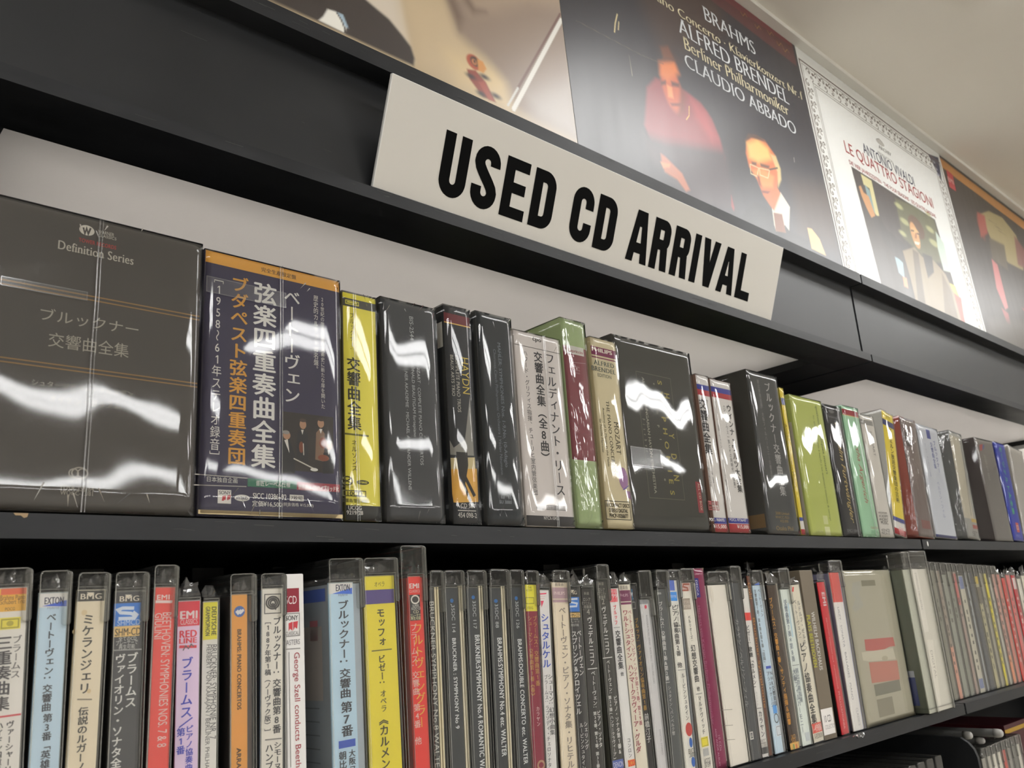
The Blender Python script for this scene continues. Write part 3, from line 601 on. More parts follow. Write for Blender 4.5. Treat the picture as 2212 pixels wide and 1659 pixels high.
('waltz','white box set with blue and red bands beside the dark grey box with white lettering',1.5625,0.0,0.0,0.0771,0.3276,0.4,'#d8d4cf','#8a6a5a',1,None,None,[('N','#3c4196',-0.041,0.3105,-0.0435,0.2988),('N','#b33a40',-0.0435,0.2988,-0.0461,0.2871),('V','#2b2b2d','ウィンナ・ワルツ大全集',2,0.0133,0.2766,0.0269,0.0848),('V','#5a5a5a','ボスコフスキー指揮\u3000ウィーン・フィルハーモニー管弦楽団\u3000他',0,-0.0256,0.2786,-0.0294,0.0665),('V','#4a4a4a','〈シュトラウス一族とその同時代の音楽〉',0,0.0011,0.2782,0.0053,0.0879),('N','#343a92',-0.0338,0.0306,-0.0362,0.02),('H','#dcd9d4','POCL-9736/47',1,-0.0334,0.03,0.0277,0.0242),('N','#b3343b',-0.0355,0.0189,-0.0398,0.0007),('H','#eee9e2','¥15,000',2,-0.0086,0.0173,0.0337,0.0084)]),
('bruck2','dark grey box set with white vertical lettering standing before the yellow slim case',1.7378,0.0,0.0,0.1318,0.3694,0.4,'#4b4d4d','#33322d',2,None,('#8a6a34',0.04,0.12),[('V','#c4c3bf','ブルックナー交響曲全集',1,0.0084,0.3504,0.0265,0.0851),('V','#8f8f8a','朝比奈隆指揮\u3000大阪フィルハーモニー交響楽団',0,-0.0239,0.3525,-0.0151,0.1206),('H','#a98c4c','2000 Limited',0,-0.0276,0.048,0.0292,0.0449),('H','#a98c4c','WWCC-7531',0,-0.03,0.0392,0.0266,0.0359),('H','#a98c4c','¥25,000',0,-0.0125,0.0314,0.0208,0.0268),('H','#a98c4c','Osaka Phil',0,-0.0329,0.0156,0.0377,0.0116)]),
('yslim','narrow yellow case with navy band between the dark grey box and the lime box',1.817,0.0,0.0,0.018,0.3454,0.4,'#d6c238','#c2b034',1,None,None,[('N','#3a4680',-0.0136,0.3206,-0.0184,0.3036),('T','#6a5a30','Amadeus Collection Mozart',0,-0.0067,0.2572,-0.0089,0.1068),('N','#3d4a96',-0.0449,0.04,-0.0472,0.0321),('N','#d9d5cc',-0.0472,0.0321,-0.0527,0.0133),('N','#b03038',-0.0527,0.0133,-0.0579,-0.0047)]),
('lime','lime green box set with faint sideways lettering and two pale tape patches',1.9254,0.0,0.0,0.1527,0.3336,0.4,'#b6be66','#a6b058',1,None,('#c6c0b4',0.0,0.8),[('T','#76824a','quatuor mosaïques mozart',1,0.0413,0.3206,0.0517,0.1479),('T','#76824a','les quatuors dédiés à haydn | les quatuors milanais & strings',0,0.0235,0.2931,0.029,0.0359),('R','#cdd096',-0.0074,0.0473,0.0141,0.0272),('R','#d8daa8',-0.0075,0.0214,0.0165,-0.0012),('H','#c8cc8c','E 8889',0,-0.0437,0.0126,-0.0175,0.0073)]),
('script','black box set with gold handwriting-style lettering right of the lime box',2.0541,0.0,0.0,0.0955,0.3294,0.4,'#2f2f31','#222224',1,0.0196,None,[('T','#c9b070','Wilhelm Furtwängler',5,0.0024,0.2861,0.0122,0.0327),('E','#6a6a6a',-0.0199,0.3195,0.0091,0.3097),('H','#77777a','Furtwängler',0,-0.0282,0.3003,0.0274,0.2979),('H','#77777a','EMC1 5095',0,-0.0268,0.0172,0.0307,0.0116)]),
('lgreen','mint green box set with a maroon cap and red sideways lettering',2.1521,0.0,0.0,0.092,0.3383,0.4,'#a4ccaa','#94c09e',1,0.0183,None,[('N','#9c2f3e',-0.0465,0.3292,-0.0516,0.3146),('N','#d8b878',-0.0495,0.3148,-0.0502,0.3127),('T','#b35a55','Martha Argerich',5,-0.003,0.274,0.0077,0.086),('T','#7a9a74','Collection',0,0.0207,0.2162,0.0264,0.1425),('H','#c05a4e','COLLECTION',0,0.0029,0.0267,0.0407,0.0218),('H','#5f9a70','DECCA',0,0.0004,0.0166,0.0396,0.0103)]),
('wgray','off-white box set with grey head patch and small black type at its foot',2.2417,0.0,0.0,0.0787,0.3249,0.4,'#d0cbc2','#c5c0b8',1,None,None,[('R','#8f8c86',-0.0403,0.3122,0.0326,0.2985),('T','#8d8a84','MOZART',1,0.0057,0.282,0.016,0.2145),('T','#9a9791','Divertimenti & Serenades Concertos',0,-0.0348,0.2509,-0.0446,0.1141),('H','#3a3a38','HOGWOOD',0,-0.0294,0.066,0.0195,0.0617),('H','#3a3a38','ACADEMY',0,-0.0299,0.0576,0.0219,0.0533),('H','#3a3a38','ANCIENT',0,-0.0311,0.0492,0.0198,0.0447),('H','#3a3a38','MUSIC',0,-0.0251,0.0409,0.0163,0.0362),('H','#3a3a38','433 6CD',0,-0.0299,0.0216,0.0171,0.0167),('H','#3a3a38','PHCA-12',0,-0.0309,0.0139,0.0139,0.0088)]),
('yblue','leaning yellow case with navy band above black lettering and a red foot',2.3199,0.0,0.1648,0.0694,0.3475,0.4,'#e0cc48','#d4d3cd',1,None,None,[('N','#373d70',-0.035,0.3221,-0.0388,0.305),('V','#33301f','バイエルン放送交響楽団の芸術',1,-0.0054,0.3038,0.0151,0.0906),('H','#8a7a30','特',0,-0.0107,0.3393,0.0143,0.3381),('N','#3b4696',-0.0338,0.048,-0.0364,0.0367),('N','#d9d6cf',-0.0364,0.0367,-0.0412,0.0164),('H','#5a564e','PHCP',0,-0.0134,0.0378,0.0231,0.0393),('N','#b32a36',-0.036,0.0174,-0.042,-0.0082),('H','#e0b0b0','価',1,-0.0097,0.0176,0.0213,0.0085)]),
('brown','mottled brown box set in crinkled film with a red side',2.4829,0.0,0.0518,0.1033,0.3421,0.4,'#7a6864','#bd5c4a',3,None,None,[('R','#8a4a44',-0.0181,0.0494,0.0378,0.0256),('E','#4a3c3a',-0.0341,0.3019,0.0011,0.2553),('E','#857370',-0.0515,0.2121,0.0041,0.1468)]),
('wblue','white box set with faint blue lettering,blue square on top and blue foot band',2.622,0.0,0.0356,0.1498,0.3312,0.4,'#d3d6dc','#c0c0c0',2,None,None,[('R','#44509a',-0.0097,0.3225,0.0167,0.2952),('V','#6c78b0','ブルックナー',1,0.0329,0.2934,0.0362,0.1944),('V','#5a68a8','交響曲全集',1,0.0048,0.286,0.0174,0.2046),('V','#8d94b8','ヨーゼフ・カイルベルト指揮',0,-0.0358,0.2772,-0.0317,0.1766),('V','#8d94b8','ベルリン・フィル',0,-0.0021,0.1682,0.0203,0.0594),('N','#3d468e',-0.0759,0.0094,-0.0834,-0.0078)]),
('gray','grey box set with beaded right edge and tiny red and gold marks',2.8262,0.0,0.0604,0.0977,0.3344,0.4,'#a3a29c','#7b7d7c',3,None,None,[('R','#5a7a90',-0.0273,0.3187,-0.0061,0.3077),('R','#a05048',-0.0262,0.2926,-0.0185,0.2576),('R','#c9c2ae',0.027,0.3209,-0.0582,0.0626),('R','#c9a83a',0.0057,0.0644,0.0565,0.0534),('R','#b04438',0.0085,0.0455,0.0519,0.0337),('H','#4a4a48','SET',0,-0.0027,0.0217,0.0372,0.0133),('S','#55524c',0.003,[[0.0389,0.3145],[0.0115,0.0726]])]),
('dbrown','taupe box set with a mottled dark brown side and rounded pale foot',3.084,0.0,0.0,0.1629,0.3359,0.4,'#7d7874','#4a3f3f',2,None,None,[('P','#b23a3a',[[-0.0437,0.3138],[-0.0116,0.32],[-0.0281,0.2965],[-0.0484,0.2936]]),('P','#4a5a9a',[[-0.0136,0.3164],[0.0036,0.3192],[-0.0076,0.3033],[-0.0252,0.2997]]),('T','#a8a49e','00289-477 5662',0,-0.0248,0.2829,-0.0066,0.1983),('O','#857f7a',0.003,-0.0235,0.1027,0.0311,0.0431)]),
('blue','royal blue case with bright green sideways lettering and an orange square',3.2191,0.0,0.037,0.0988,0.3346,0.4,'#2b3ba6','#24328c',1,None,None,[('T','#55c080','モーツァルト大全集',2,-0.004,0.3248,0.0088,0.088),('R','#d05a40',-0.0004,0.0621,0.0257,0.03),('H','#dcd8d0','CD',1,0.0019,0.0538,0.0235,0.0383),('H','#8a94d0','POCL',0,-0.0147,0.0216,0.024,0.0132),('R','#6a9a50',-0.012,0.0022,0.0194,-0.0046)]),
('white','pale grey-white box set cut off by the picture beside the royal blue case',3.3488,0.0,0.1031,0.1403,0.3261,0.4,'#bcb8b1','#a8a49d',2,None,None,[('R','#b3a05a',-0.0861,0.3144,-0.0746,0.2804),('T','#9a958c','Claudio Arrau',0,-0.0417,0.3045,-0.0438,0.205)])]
CASES = [
('c1','white spined case with orange and yellow head at the left end of the lower shelf',0.2377,-0.015,-0.0317,0.0294,0.3454,'#e3dfd8','jewel',(-0.0158,0.0228,0.3646),'#2a2a2c',None,0,None,-0.0159,0.0174,[('N','#e0b040',-0.0107,0.346,-0.0095,0.3223),('R','#c2603c',-0.0089,0.3452,0.0139,0.3385),('H','#6a4a28','Brahms Piano',0,-0.0091,0.338,0.0129,0.3333),('H','#6a4a28','Schubert Trio',0,-0.0089,0.3338,0.013,0.3293),('H','#6a4a28','POCG',0,-0.0044,0.3261,0.0042,0.3231),('R','#d8cc4a',-0.0086,0.3164,0.0098,0.3051),('B','#8a8030',0.0012,-0.0069,0.3146,0.008,0.3065),('E','#9a9038',-0.0026,0.3133,0.0037,0.308),('V','#55504e','ブラームス',1,0.0046,0.299,0.01,0.2579),('V','#3a3638','三重奏曲集',2,-0.0084,0.2996,0.0003,0.229),('N','#b04a50',-0.0099,0.2249,-0.0098,0.2232),('V','#3a3638','ヴァーシャーリ',2,0.0031,0.2193,0.0067,0.1722),('V','#3a3638','ハイドン四重奏',2,-0.0068,0.2195,-0.0016,0.1737)]),
('c2','pale blue spined case with white head and blue triangle,black lettering ending in a bracket',0.2714,-0.015,-0.0156,0.0279,0.3398,'#b9ccd8','jewel',(-0.0163,0.0203,0.3618),'#2a2a2c',None,0,None,-0.0151,0.0153,[('R','#d9d6d2',-0.0133,0.3405,0.0142,0.3251),('H','#3c3c4a','EXTON',3,-0.0082,0.3351,0.0099,0.3281),('P','#3a57b0',[[-0.0102,0.3264],[0.0128,0.3316],[0.0129,0.3252]]),('H','#7a8088','Hybrid',0,-0.0051,0.3255,0.0055,0.3227),('V','#33353c','ベートーヴェン：交響曲',2,-0.0045,0.3194,0.0023,0.2244),('V','#33353c','第3番「英雄',2,-0.0034,0.2226,0.0047,0.1718)]),
('c3','cream stained spined case with black head between the pale blue and black spines',0.303,-0.015,-0.0022,0.0288,0.3416,'#d6cbb4','jewel',(-0.0157,0.0174,0.3596),'#2a2a2c',None,0,None,-0.0151,0.0174,[('N','#33322f',-0.0157,0.3438,-0.0148,0.3299),('P','#d9d0c0',[[-0.0043,0.339],[0.0034,0.3388],[-0.0002,0.3355]]),('H','#c9c0b0','BMG',4,-0.0107,0.3374,0.011,0.3323),('V','#33302c','ミケランジェリ',2,-0.0065,0.3172,0.0039,0.2375),('S','#6a6250',0.0012,[[-0.0072,0.2331],[0.007,0.2316]]),('V','#33302c','伝説のルガーノ',2,-0.0059,0.2254,0.0042,0.1643),('E','#b8a888',-0.0084,0.3214,-0.0027,0.3156),('E','#b8a888',-0.0158,0.3026,-0.0115,0.2969),('E','#b3a27e',0.0016,0.2423,0.0055,0.2379)]),
('c4','black spined case with blue and gold emblem patch near the top beside the red spine',0.3429,-0.015,-0.0089,0.0281,0.3392,'#38383a','jewel',(-0.0148,0.024,0.3594),'#2a2a2c',None,0,None,-0.0152,0.0204,[('P','#d9d0c0',[[-0.003,0.3354],[0.0042,0.3351],[0.0007,0.3318]]),('H','#c9c0b0','BMG',4,-0.0089,0.3339,0.0122,0.3284),('R','#2f68ad',-0.0139,0.3265,0.0162,0.3012),('S','#dfe6ee',0.0035,[[0.0072,0.3209],[-0.0049,0.3214],[-0.0094,0.3197],[-0.0068,0.3167],[0.0038,0.3156],[0.0085,0.3134],[0.0062,0.3103],[-0.0087,0.3106]]),('S','#dfe6ee',0.002,[[0.0066,0.3175],[0.0111,0.3139],[0.0077,0.3088]]),('H','#bcd0e4','SHMCD',0,-0.0097,0.309,0.0141,0.3033),('R','#c2a468',-0.0131,0.3027,0.0165,0.2918),('H','#3a3024','SHM-CD',1,-0.0116,0.3004,0.015,0.2927),('H','#b4b2ae','全てのCD',0,-0.0076,0.292,0.0107,0.2874),('H','#b4b2ae','プレーヤーで',0,-0.0102,0.2881,0.0123,0.2831),('H','#b4b2ae','再生可能',0,-0.0072,0.2837,0.0096,0.2788),('S','#8a8886',0.0012,[[-0.012,0.2785],[0.0168,0.2774]]),('V','#c9c7c3','ブラームス',2,0.0027,0.275,0.0112,0.2191),('V','#c9c7c3','ヴァイオリン・ソナタ全',2,-0.0085,0.2745,-0.0021,0.1619)]),
('c5','red spined case in a clear sleeve with white sideways lettering',0.3798,-0.015,0.0023,0.0221,0.3426,'#bf4038','jewel',(-0.0176,0.0194,0.3668),'#5a2a2a',None,0,None,-0.0153,0.0117,[('H','#e6d8d4','EMI',2,-0.0094,0.3343,0.0047,0.3289),('S','#e6d8d4',0.003,[[-0.0107,0.327],[0.0078,0.3264]]),('T','#e0cdc8','BEETHOVEN: SYMPHONIES NOS. 7 & 8',0,-0.003,0.315,0.0081,0.1761),('T','#e0cdc8','GIULINI',0,-0.0105,0.3146,-0.0026,0.2872)]),
('c6','lilac spined case with red head and blue lettering next to the red spine',0.4125,-0.015,-0.0154,0.0258,0.3269,'#d9c4da','jewel',None,'#2a2a2c',None,2,None,-0.0135,0.0135,[('N','#b8283a',-0.0133,0.3282,-0.0127,0.2991),('H','#eee4e4','EMI',3,-0.01,0.3156,0.01,0.307),('H','#e6d4d6','CLASSICS',0,-0.0095,0.3067,0.0101,0.3007),('H','#b8283a','RED',3,-0.0103,0.2946,0.0095,0.2868),('H','#b8283a','LINE',3,-0.0106,0.2862,0.0096,0.2806),('S','#b8283a',0.003,[[-0.0104,0.2774],[0.0094,0.2762]]),('S','#4a4a50',0.0012,[[-0.006,0.2731],[-0.0031,0.2779],[0.0001,0.2747],[0.0031,0.2793],[0.0062,0.2764]]),('V','#33389a','ブラームス',2,-0.0082,0.266,0.0052,0.2018),('S','#33389a',0.0014,[[0.006,0.2017],[-0.0089,0.1932]]),('V','#33389a','ピアノ協奏曲',2,-0.0018,0.1943,0.0069,0.1474),('V','#33389a','第1番',2,-0.0107,0.1928,-0.0031,0.1655)]),
('c7','white spined case with bright yellow head and fine black sideways lettering',0.4367,-0.015,-0.013,0.0179,0.3251,'#dbd8d2','jewel',None,'#4a4a4c',None,1,None,-0.0095,0.0115,[('N','#d9d03a',-0.0089,0.3258,-0.0082,0.283),('T','#4a4820','DEUTSCHE',3,0.0015,0.319,0.0072,0.2872),('T','#4a4820','GRAMMOPHON',3,-0.0056,0.3194,-0.0003,0.2872),('T','#4a4a4a','BRUCKNER: SYMPHONIE NR. 7',0,0.001,0.2771,0.0082,0.1764),('T','#4a4a4a','HERBERT VON KARAJAN / BERLINER PHILHARMONIKER',0,-0.0054,0.2776,0.001,0.1143)]),
('c8','amber orange spined case with a small blue round badge',0.4734,-0.015,-0.0176,0.0191,0.3319,'#cf9440','jewel',(-0.0141,0.0223,0.3557),'#3a2e2a',None,0,None,-0.0141,0.0187,[('E','#3a5a94',-0.0068,0.3186,0.0066,0.3059),('S','#d8d8d8',0.004,[[-0.0036,0.3133],[-0.0005,0.3094]]),('S','#d8d8d8',0.004,[[-0.0002,0.3138],[0.0025,0.3099]]),('S','#d8d8d8',0.004,[[0.0028,0.3142],[0.0042,0.3116]]),('T','#4a3520','BRAHMS: PIANO CONCERTOS',3,-0.0029,0.2922,0.0022,0.2036),('T','#4a3520','ARRAU',3,-0.003,0.1632,0.0016,0.1361)]),
('c9','off-white spined case with a square ringed emblem at its head',0.5114,-0.015,-0.0049,0.0265,0.3379,'#dbd6cc','jewel',(-0.0198,0.0175,0.3558),'#2e4a66',None,0,None,-0.0181,0.0153,[('B','#4a4844',0.0012,-0.0102,0.3309,0.0109,0.3086),('O','#3a3836',0.002,-0.0081,0.3281,0.0088,0.3138),('O','#3a3836',0.002,-0.0054,0.3259,0.0062,0.3159),('O','#3a3836',0.002,-0.0028,0.3239,0.0037,0.3179),('S','#3a3836',0.002,[[-0.0001,0.3206],[0.0044,0.3127]]),('V','#2e2e30','ブルックナー：交響曲第8番',2,0.0009,0.3043,0.0103,0.1725),('V','#3a3a3c','［1887年第1稿（ノーヴァク版）］',2,-0.0101,0.3033,-0.0019,0.1722),('S','#6a6864',0.0014,[[-0.009,0.1673],[0.012,0.1663]]),('V','#2e2e30','シモーヌ・',2,0.0016,0.1636,0.0117,0.1254),('V','#2e2e30','ハンブル',2,-0.0081,0.1627,0.0,0.1244)]),
('c10','white card CD box with dark red square and red sideways lettering',0.5447,-0.015,-0.0174,0.0247,0.3546,'#dcdad8','box',None,'#2a2a2c',None,0,None,-0.0123,0.0123,[('R','#8a2433',-0.0123,0.3373,0.0057,0.3087),('H','#e0d4d4','5CD',0,-0.013,0.3281,0.0022,0.3185),('B','#8a8886',0.0012,-0.0134,0.3071,0.0056,0.2807),('H','#3a3a3a','SONY',1,-0.0127,0.305,0.0037,0.2991),('P','#c04048',[[-0.0089,0.2959],[-0.0037,0.2975],[-0.0039,0.2867],[-0.0071,0.2894],[-0.009,0.2866]]),('P','#c04048',[[-0.003,0.2971],[0.0037,0.2979],[0.0024,0.2887],[-0.0007,0.2908],[-0.0028,0.2866]]),('H','#6a6866','CLASSICAL',0,-0.013,0.2863,0.0045,0.2818),('H','#77757a','MASTERS',0,-0.0164,0.2764,0.0058,0.2704),('S','#8a8886',0.0012,[[-0.0133,0.266],[0.0062,0.2655]]),('S','#8a8886',0.001,[[-0.009,0.2625],[-0.0086,0.1334]]),('T','#a03a44','George Szell conducts Beethoven',0,-0.0021,0.2611,0.0028,0.11)]),
('c12','pale blue spined case with white head and grey inlay side showing,second pale blue spine',0.6107,-0.015,-0.0178,0.0367,0.3426,'#b4cbd8','jewel',(-0.0194,0.0324,0.373),'#8d959c',None,0,None,-0.0196,0.0319,[('N','#dcd9d4',-0.0177,0.3439,-0.0181,0.3287),('H','#3c3c4a','EXTON',3,-0.0072,0.3401,0.0136,0.3317),('P','#3a62b8',[[-0.0128,0.3288],[0.017,0.3353],[0.0167,0.3274]]),('H','#6a7078','Hybrid',0,-0.0036,0.3283,0.0096,0.3246),('V','#2f3138','ブルックナー：交響曲',2,-0.0059,0.3201,0.0107,0.2011),('V','#2f3138','第7番',2,-0.0055,0.1975,0.0118,0.1561),('R','#2f4a9a',-0.009,0.1525,0.0148,0.1438),('V','#2f3138','大阪フィル',2,0.0045,0.1407,0.0141,0.0955),('V','#2f3138','朝比奈隆',2,-0.0094,0.1405,0.0011,0.0994)]),
('c13','bright yellow spined case with purple band and black lettering',0.6697,-0.015,-0.0188,0.0488,0.3502,'#e4d63a','jewel',(-0.0235,0.0305,0.3738),'#3a3a3c',None,0,None,-0.0256,0.0283,[('H','#5a5420','オペラ',0,-0.007,0.3423,0.0088,0.336),('N','#4a3c74',-0.0238,0.3321,-0.0246,0.3139),('V','#35331c','モッフォ',2,-0.0058,0.3082,0.0067,0.2591),('S','#5a5428',0.0014,[[-0.0153,0.255],[0.0162,0.2548]]),('V','#35331c','ビゼー：',2,-0.0051,0.249,0.004,0.2075),('V','#35331c','オペラ',1,-0.0038,0.2059,0.0032,0.1785),('V','#33311a','《カルメン',2,-0.0086,0.1768,0.0063,0.1103)]),
('c15','tall red spined case with gold lettering and black emblem patch,topmost sleeve left of centre',0.7244,-0.015,-0.0085,0.0208,0.3489,'#c2332c','jewel',(-0.0351,0.0234,0.3906),'#b8342c',None,0,'#b8342c',-0.0252,0.0175,[('H','#efe6e2','EMI',3,-0.0087,0.3392,0.0078,0.3325),('H','#e6c4c0','CLASSICS',0,-0.0092,0.3307,0.0086,0.327),('R','#2c2a2a',-0.0093,0.324,0.0082,0.2899),('O','#c8c4bc',0.002,-0.0062,0.3228,0.0066,0.3124),('H','#b8b4ae','SUPER',0,-0.0049,0.3111,0.0059,0.3077),('H','#b8b4ae','AUDIO CD',0,-0.007,0.3076,0.0085,0.304),('H','#c8c0a0','CD',0,-0.004,0.3031,0.005,0.2994),('H','#c8c49a','プレーヤで',0,-0.0092,0.2987,0.008,0.2946),('H','#c8c49a','再生可能',0,-0.0085,0.2951,0.0082,0.2906),('V','#e0b04a','フルトヴェングラー',1,0.0029,0.2868,0.0067,0.1526),('V','#e8c8c0','ブラームス：交響曲\u3000第4番\u3000他',1,-0.0081,0.2862,-0.0034,0.1325)]),
('c16','narrow black spined case with cream strips right of the tall red spine',0.7483,-0.015,0.0047,0.0085,0.3315,'#2c2d2e','jewel',(-0.0053,0.0188,0.3567),'#2a2a2c',('#cfc4a4',2),0,None,-0.0052,0.0185,[('T','#a8a6a0','BRUCKNER SYMPHONY No.8 WALTER',0,-0.0042,0.314,0.0029,0.0928)]),
('c17','black spined case with blue dot,its title ending No 9,first of four alike',0.7837,-0.015,0.0067,0.023,0.3325,'#2f3235','jewel',(-0.0158,0.0234,0.3563),'#2a2a2c',('#d6cdb4',2),0,None,-0.0157,0.0204,[('E','#2a5f9a',-0.0031,0.3169,0.003,0.3111),('T','#a5a7a8','35DC 114',0,-0.0018,0.3094,0.0034,0.2706),('T','#c4c5c4','BRUCKNER : SYMPHONY No 9',2,-0.0026,0.263,0.0042,0.144)]),
('c18','black spined case with blue dot and a romantic symphony title,second of four alike',0.8185,-0.015,0.0171,0.0222,0.3313,'#2f3235','jewel',(-0.0138,0.024,0.356),'#2a2a2c',('#d6cdb4',2),0,None,-0.0132,0.024,[('E','#2a5f9a',-0.0016,0.3199,0.0048,0.3144),('T','#a5a7a8','35DC 117',0,0.0003,0.3122,0.0054,0.2732),('T','#c4c5c4','BRUKNER:SYMPHONY No.4 ROMANTIC WALTER',2,0.0013,0.2647,0.0103,0.0635)]),
('c19','black spined case with blue dot and an etc. symphony title,third of four alike',0.8595,-0.015,0.0245,0.0229,0.3297,'#2f3235','jewel',(-0.0124,0.0269,0.3568),'#2a2a2c',('#d6cdb4',2),0,None,-0.0126,0.0258,[('E','#2a5f9a',-0.002,0.3131,0.0053,0.3076),('T','#a5a7a8','35DC 88',0,-0.0007,0.3061,0.0053,0.2721),('T','#c4c5c4','BRAHMS:SYMPHONY No.4 etc. WALTER',2,0.0008,0.258,0.0099,0.0968)]),
('c20','black spined case with blue dot and a double concerto title,last of four alike',0.9025,-0.015,0.0209,0.0268,0.3299,'#2f3235','jewel',(-0.0148,0.0192,0.3558),'#2a2a2c',('#d6cdb4',1),0,None,-0.0147,0.014,[('E','#2a5f9a',-0.0022,0.3161,0.0041,0.3104),('T','#a5a7a8','35DC 126',0,-0.0008,0.3089,0.0042,0.2694),('T','#c4c5c4','BRAHMS:DOUBLE CONCERTO etc. WALTER',2,-0.0008,0.2539,0.0076,0.0809)]),
('c21','maroon spined case with yellow patched head and gold lettering',0.9308,-0.015,0.0324,0.025,0.3334,'#7c2a3c','jewel',(-0.0129,0.0164,0.3544),'#2a2a2c',None,0,None,-0.0131,0.0131,[('N','#d3cc46',-0.0116,0.3336,-0.0142,0.293),('B','#7a7430',0.001,-0.0109,0.3132,0.0058,0.3044),('H','#5a5428','THE',0,-0.0061,0.3299,0.0024,0.3269),('H','#5a5428','HISTORY',0,-0.0101,0.3258,0.0036,0.3228),('H','#5a5428','F35G',0,-0.0081,0.2998,0.0032,0.2961),('V','#a8824a','ブラームス：交響曲第1番',1,0.0028,0.2862,0.0082,0.1843),('V','#a8824a','シューマン：交響曲第1番《春》',1,-0.009,0.2864,-0.0015,0.1676),('V','#d0b8b8','カラヤン',1,-0.0,0.1561,0.0056,0.1281),('O','#a08068',0.003,-0.002,0.0806,0.0111,0.0699)]),
('c22','white spined case with striped red triangle head and blue lettering',0.9561,-0.015,0.0428,0.0209,0.3246,'#dedbd8','jewel',None,'#2a2a2c',None,2,None,-0.011,0.013,[('P','#c9385a',[[-0.0108,0.3185],[0.0056,0.3196],[-0.0065,0.2976]]),('S','#dedbd8',0.003,[[-0.011,0.3152],[0.0054,0.3161]]),('S','#dedbd8',0.003,[[-0.0106,0.312],[0.0033,0.3127]]),('S','#dedbd8',0.003,[[-0.0099,0.3087],[0.0013,0.3092]]),('V','#2f4a9e','シュタルケル',2,-0.0117,0.2887,0.0061,0.2077),('V','#3a3a3c','シューマン：幻想小曲集',1,-0.0011,0.1991,0.0112,0.1124),('V','#4a4a4c','ブラームス：ラプソディ・チェロソナタ',1,-0.0081,0.1985,-0.0004,0.0685)]),
('c23','cream spined case with lilac grey head and brown lettering',0.9944,-0.015,0.0332,0.0354,0.3354,'#d8cdb9','jewel',(-0.0178,0.0208,0.3537),'#5a5248',None,0,None,-0.0189,0.0183,[('H','#6a6258','器楽曲',0,-0.0104,0.3337,0.0092,0.3286),('N','#9a8288',-0.0186,0.3266,-0.02,0.3095),('H','#d0c0bc','PHILIPS',1,-0.0136,0.3204,0.0118,0.3154),('N','#9a8288',-0.0201,0.3078,-0.0204,0.3037),('V','#7a726a','ベートーヴェン・ピアノ・ソナタ集・リヒテル',2,-0.0064,0.297,0.0115,0.0611)]),
('c24','black spined case with blue emblem and gold strip,white paired lettering',1.0272,-0.015,0.0338,0.0254,0.325,'#2e2d2e','jewel',None,'#2a2a2c',None,2,None,-0.0133,0.0133,[('P','#d9d0c0',[[-0.0076,0.3221],[0.0006,0.3221],[-0.0038,0.3187]]),('H','#c9c0b0','BMG',4,-0.0154,0.3199,0.0058,0.3162),('R','#2f68ad',-0.0137,0.311,0.0102,0.2882),('S','#dfe6ee',0.003,[[0.0067,0.3084],[-0.0093,0.3074],[-0.0096,0.3031],[0.0051,0.301],[0.0034,0.2967],[-0.0124,0.2961]]),('R','#c2a468',-0.0139,0.2865,0.0104,0.2794),('H','#3a3024','HM-CD',1,-0.0128,0.2852,0.0095,0.2803),('H','#b4b2ae','全てのCD',0,-0.0121,0.2785,0.0052,0.2749),('H','#b4b2ae','プレーヤーで',0,-0.0131,0.2743,0.0073,0.2706),('H','#b4b2ae','再生可能',0,-0.0117,0.2697,0.0059,0.2656),('V','#d0cecb','ベートーヴェン',2,0.0007,0.2602,0.0092,0.1903),('V','#d0cecb','スプリング&クロイツェル',2,-0.0126,0.2591,-0.0002,0.1336),('V','#c0bebb','シェリング',1,0.004,0.1233,0.0102,0.0825),('V','#c0bebb','ルービンシュタイン',1,-0.0053,0.1222,0.0004,0.0536)]),
('c25','black spined case in crackling film with white lettering,numbered four at its head',1.0562,-0.015,0.0372,0.0278,0.3231,'#2c2a28','jewel',None,'#2a2a2c',None,2,None,-0.0145,0.0165,[('H','#8a867c','新選',0,-0.0073,0.3179,0.0047,0.3136),('H','#9a968c','ロシア',0,-0.0094,0.3088,0.007,0.3032),('H','#9a968c','ピアニズム',0,-0.0132,0.3023,0.0085,0.298),('H','#9a968c','名盤選',0,-0.0092,0.2972,0.0086,0.292),('N','#5a564e',-0.0162,0.2903,-0.0163,0.2895),('H','#9a968c','4',0,-0.0035,0.2886,0.0039,0.2847),('V','#d6d4d0','ヴェデルニコフ',2,-0.0037,0.2791,0.0076,0.203),('S','#c0beba',0.0014,[[-0.0095,0.1984],[0.0131,0.199]]),('V','#d0ceca','ベートーヴェン：',2,-0.0027,0.1956,0.0074,0.1357),('V','#d0ceca','ピアノ・ソナタ',2,0.008,0.1357,0.0151,0.081),('V','#d0ceca','第30番、第31番、第32番',2,-0.0039,0.1346,0.0052,0.0526)]),
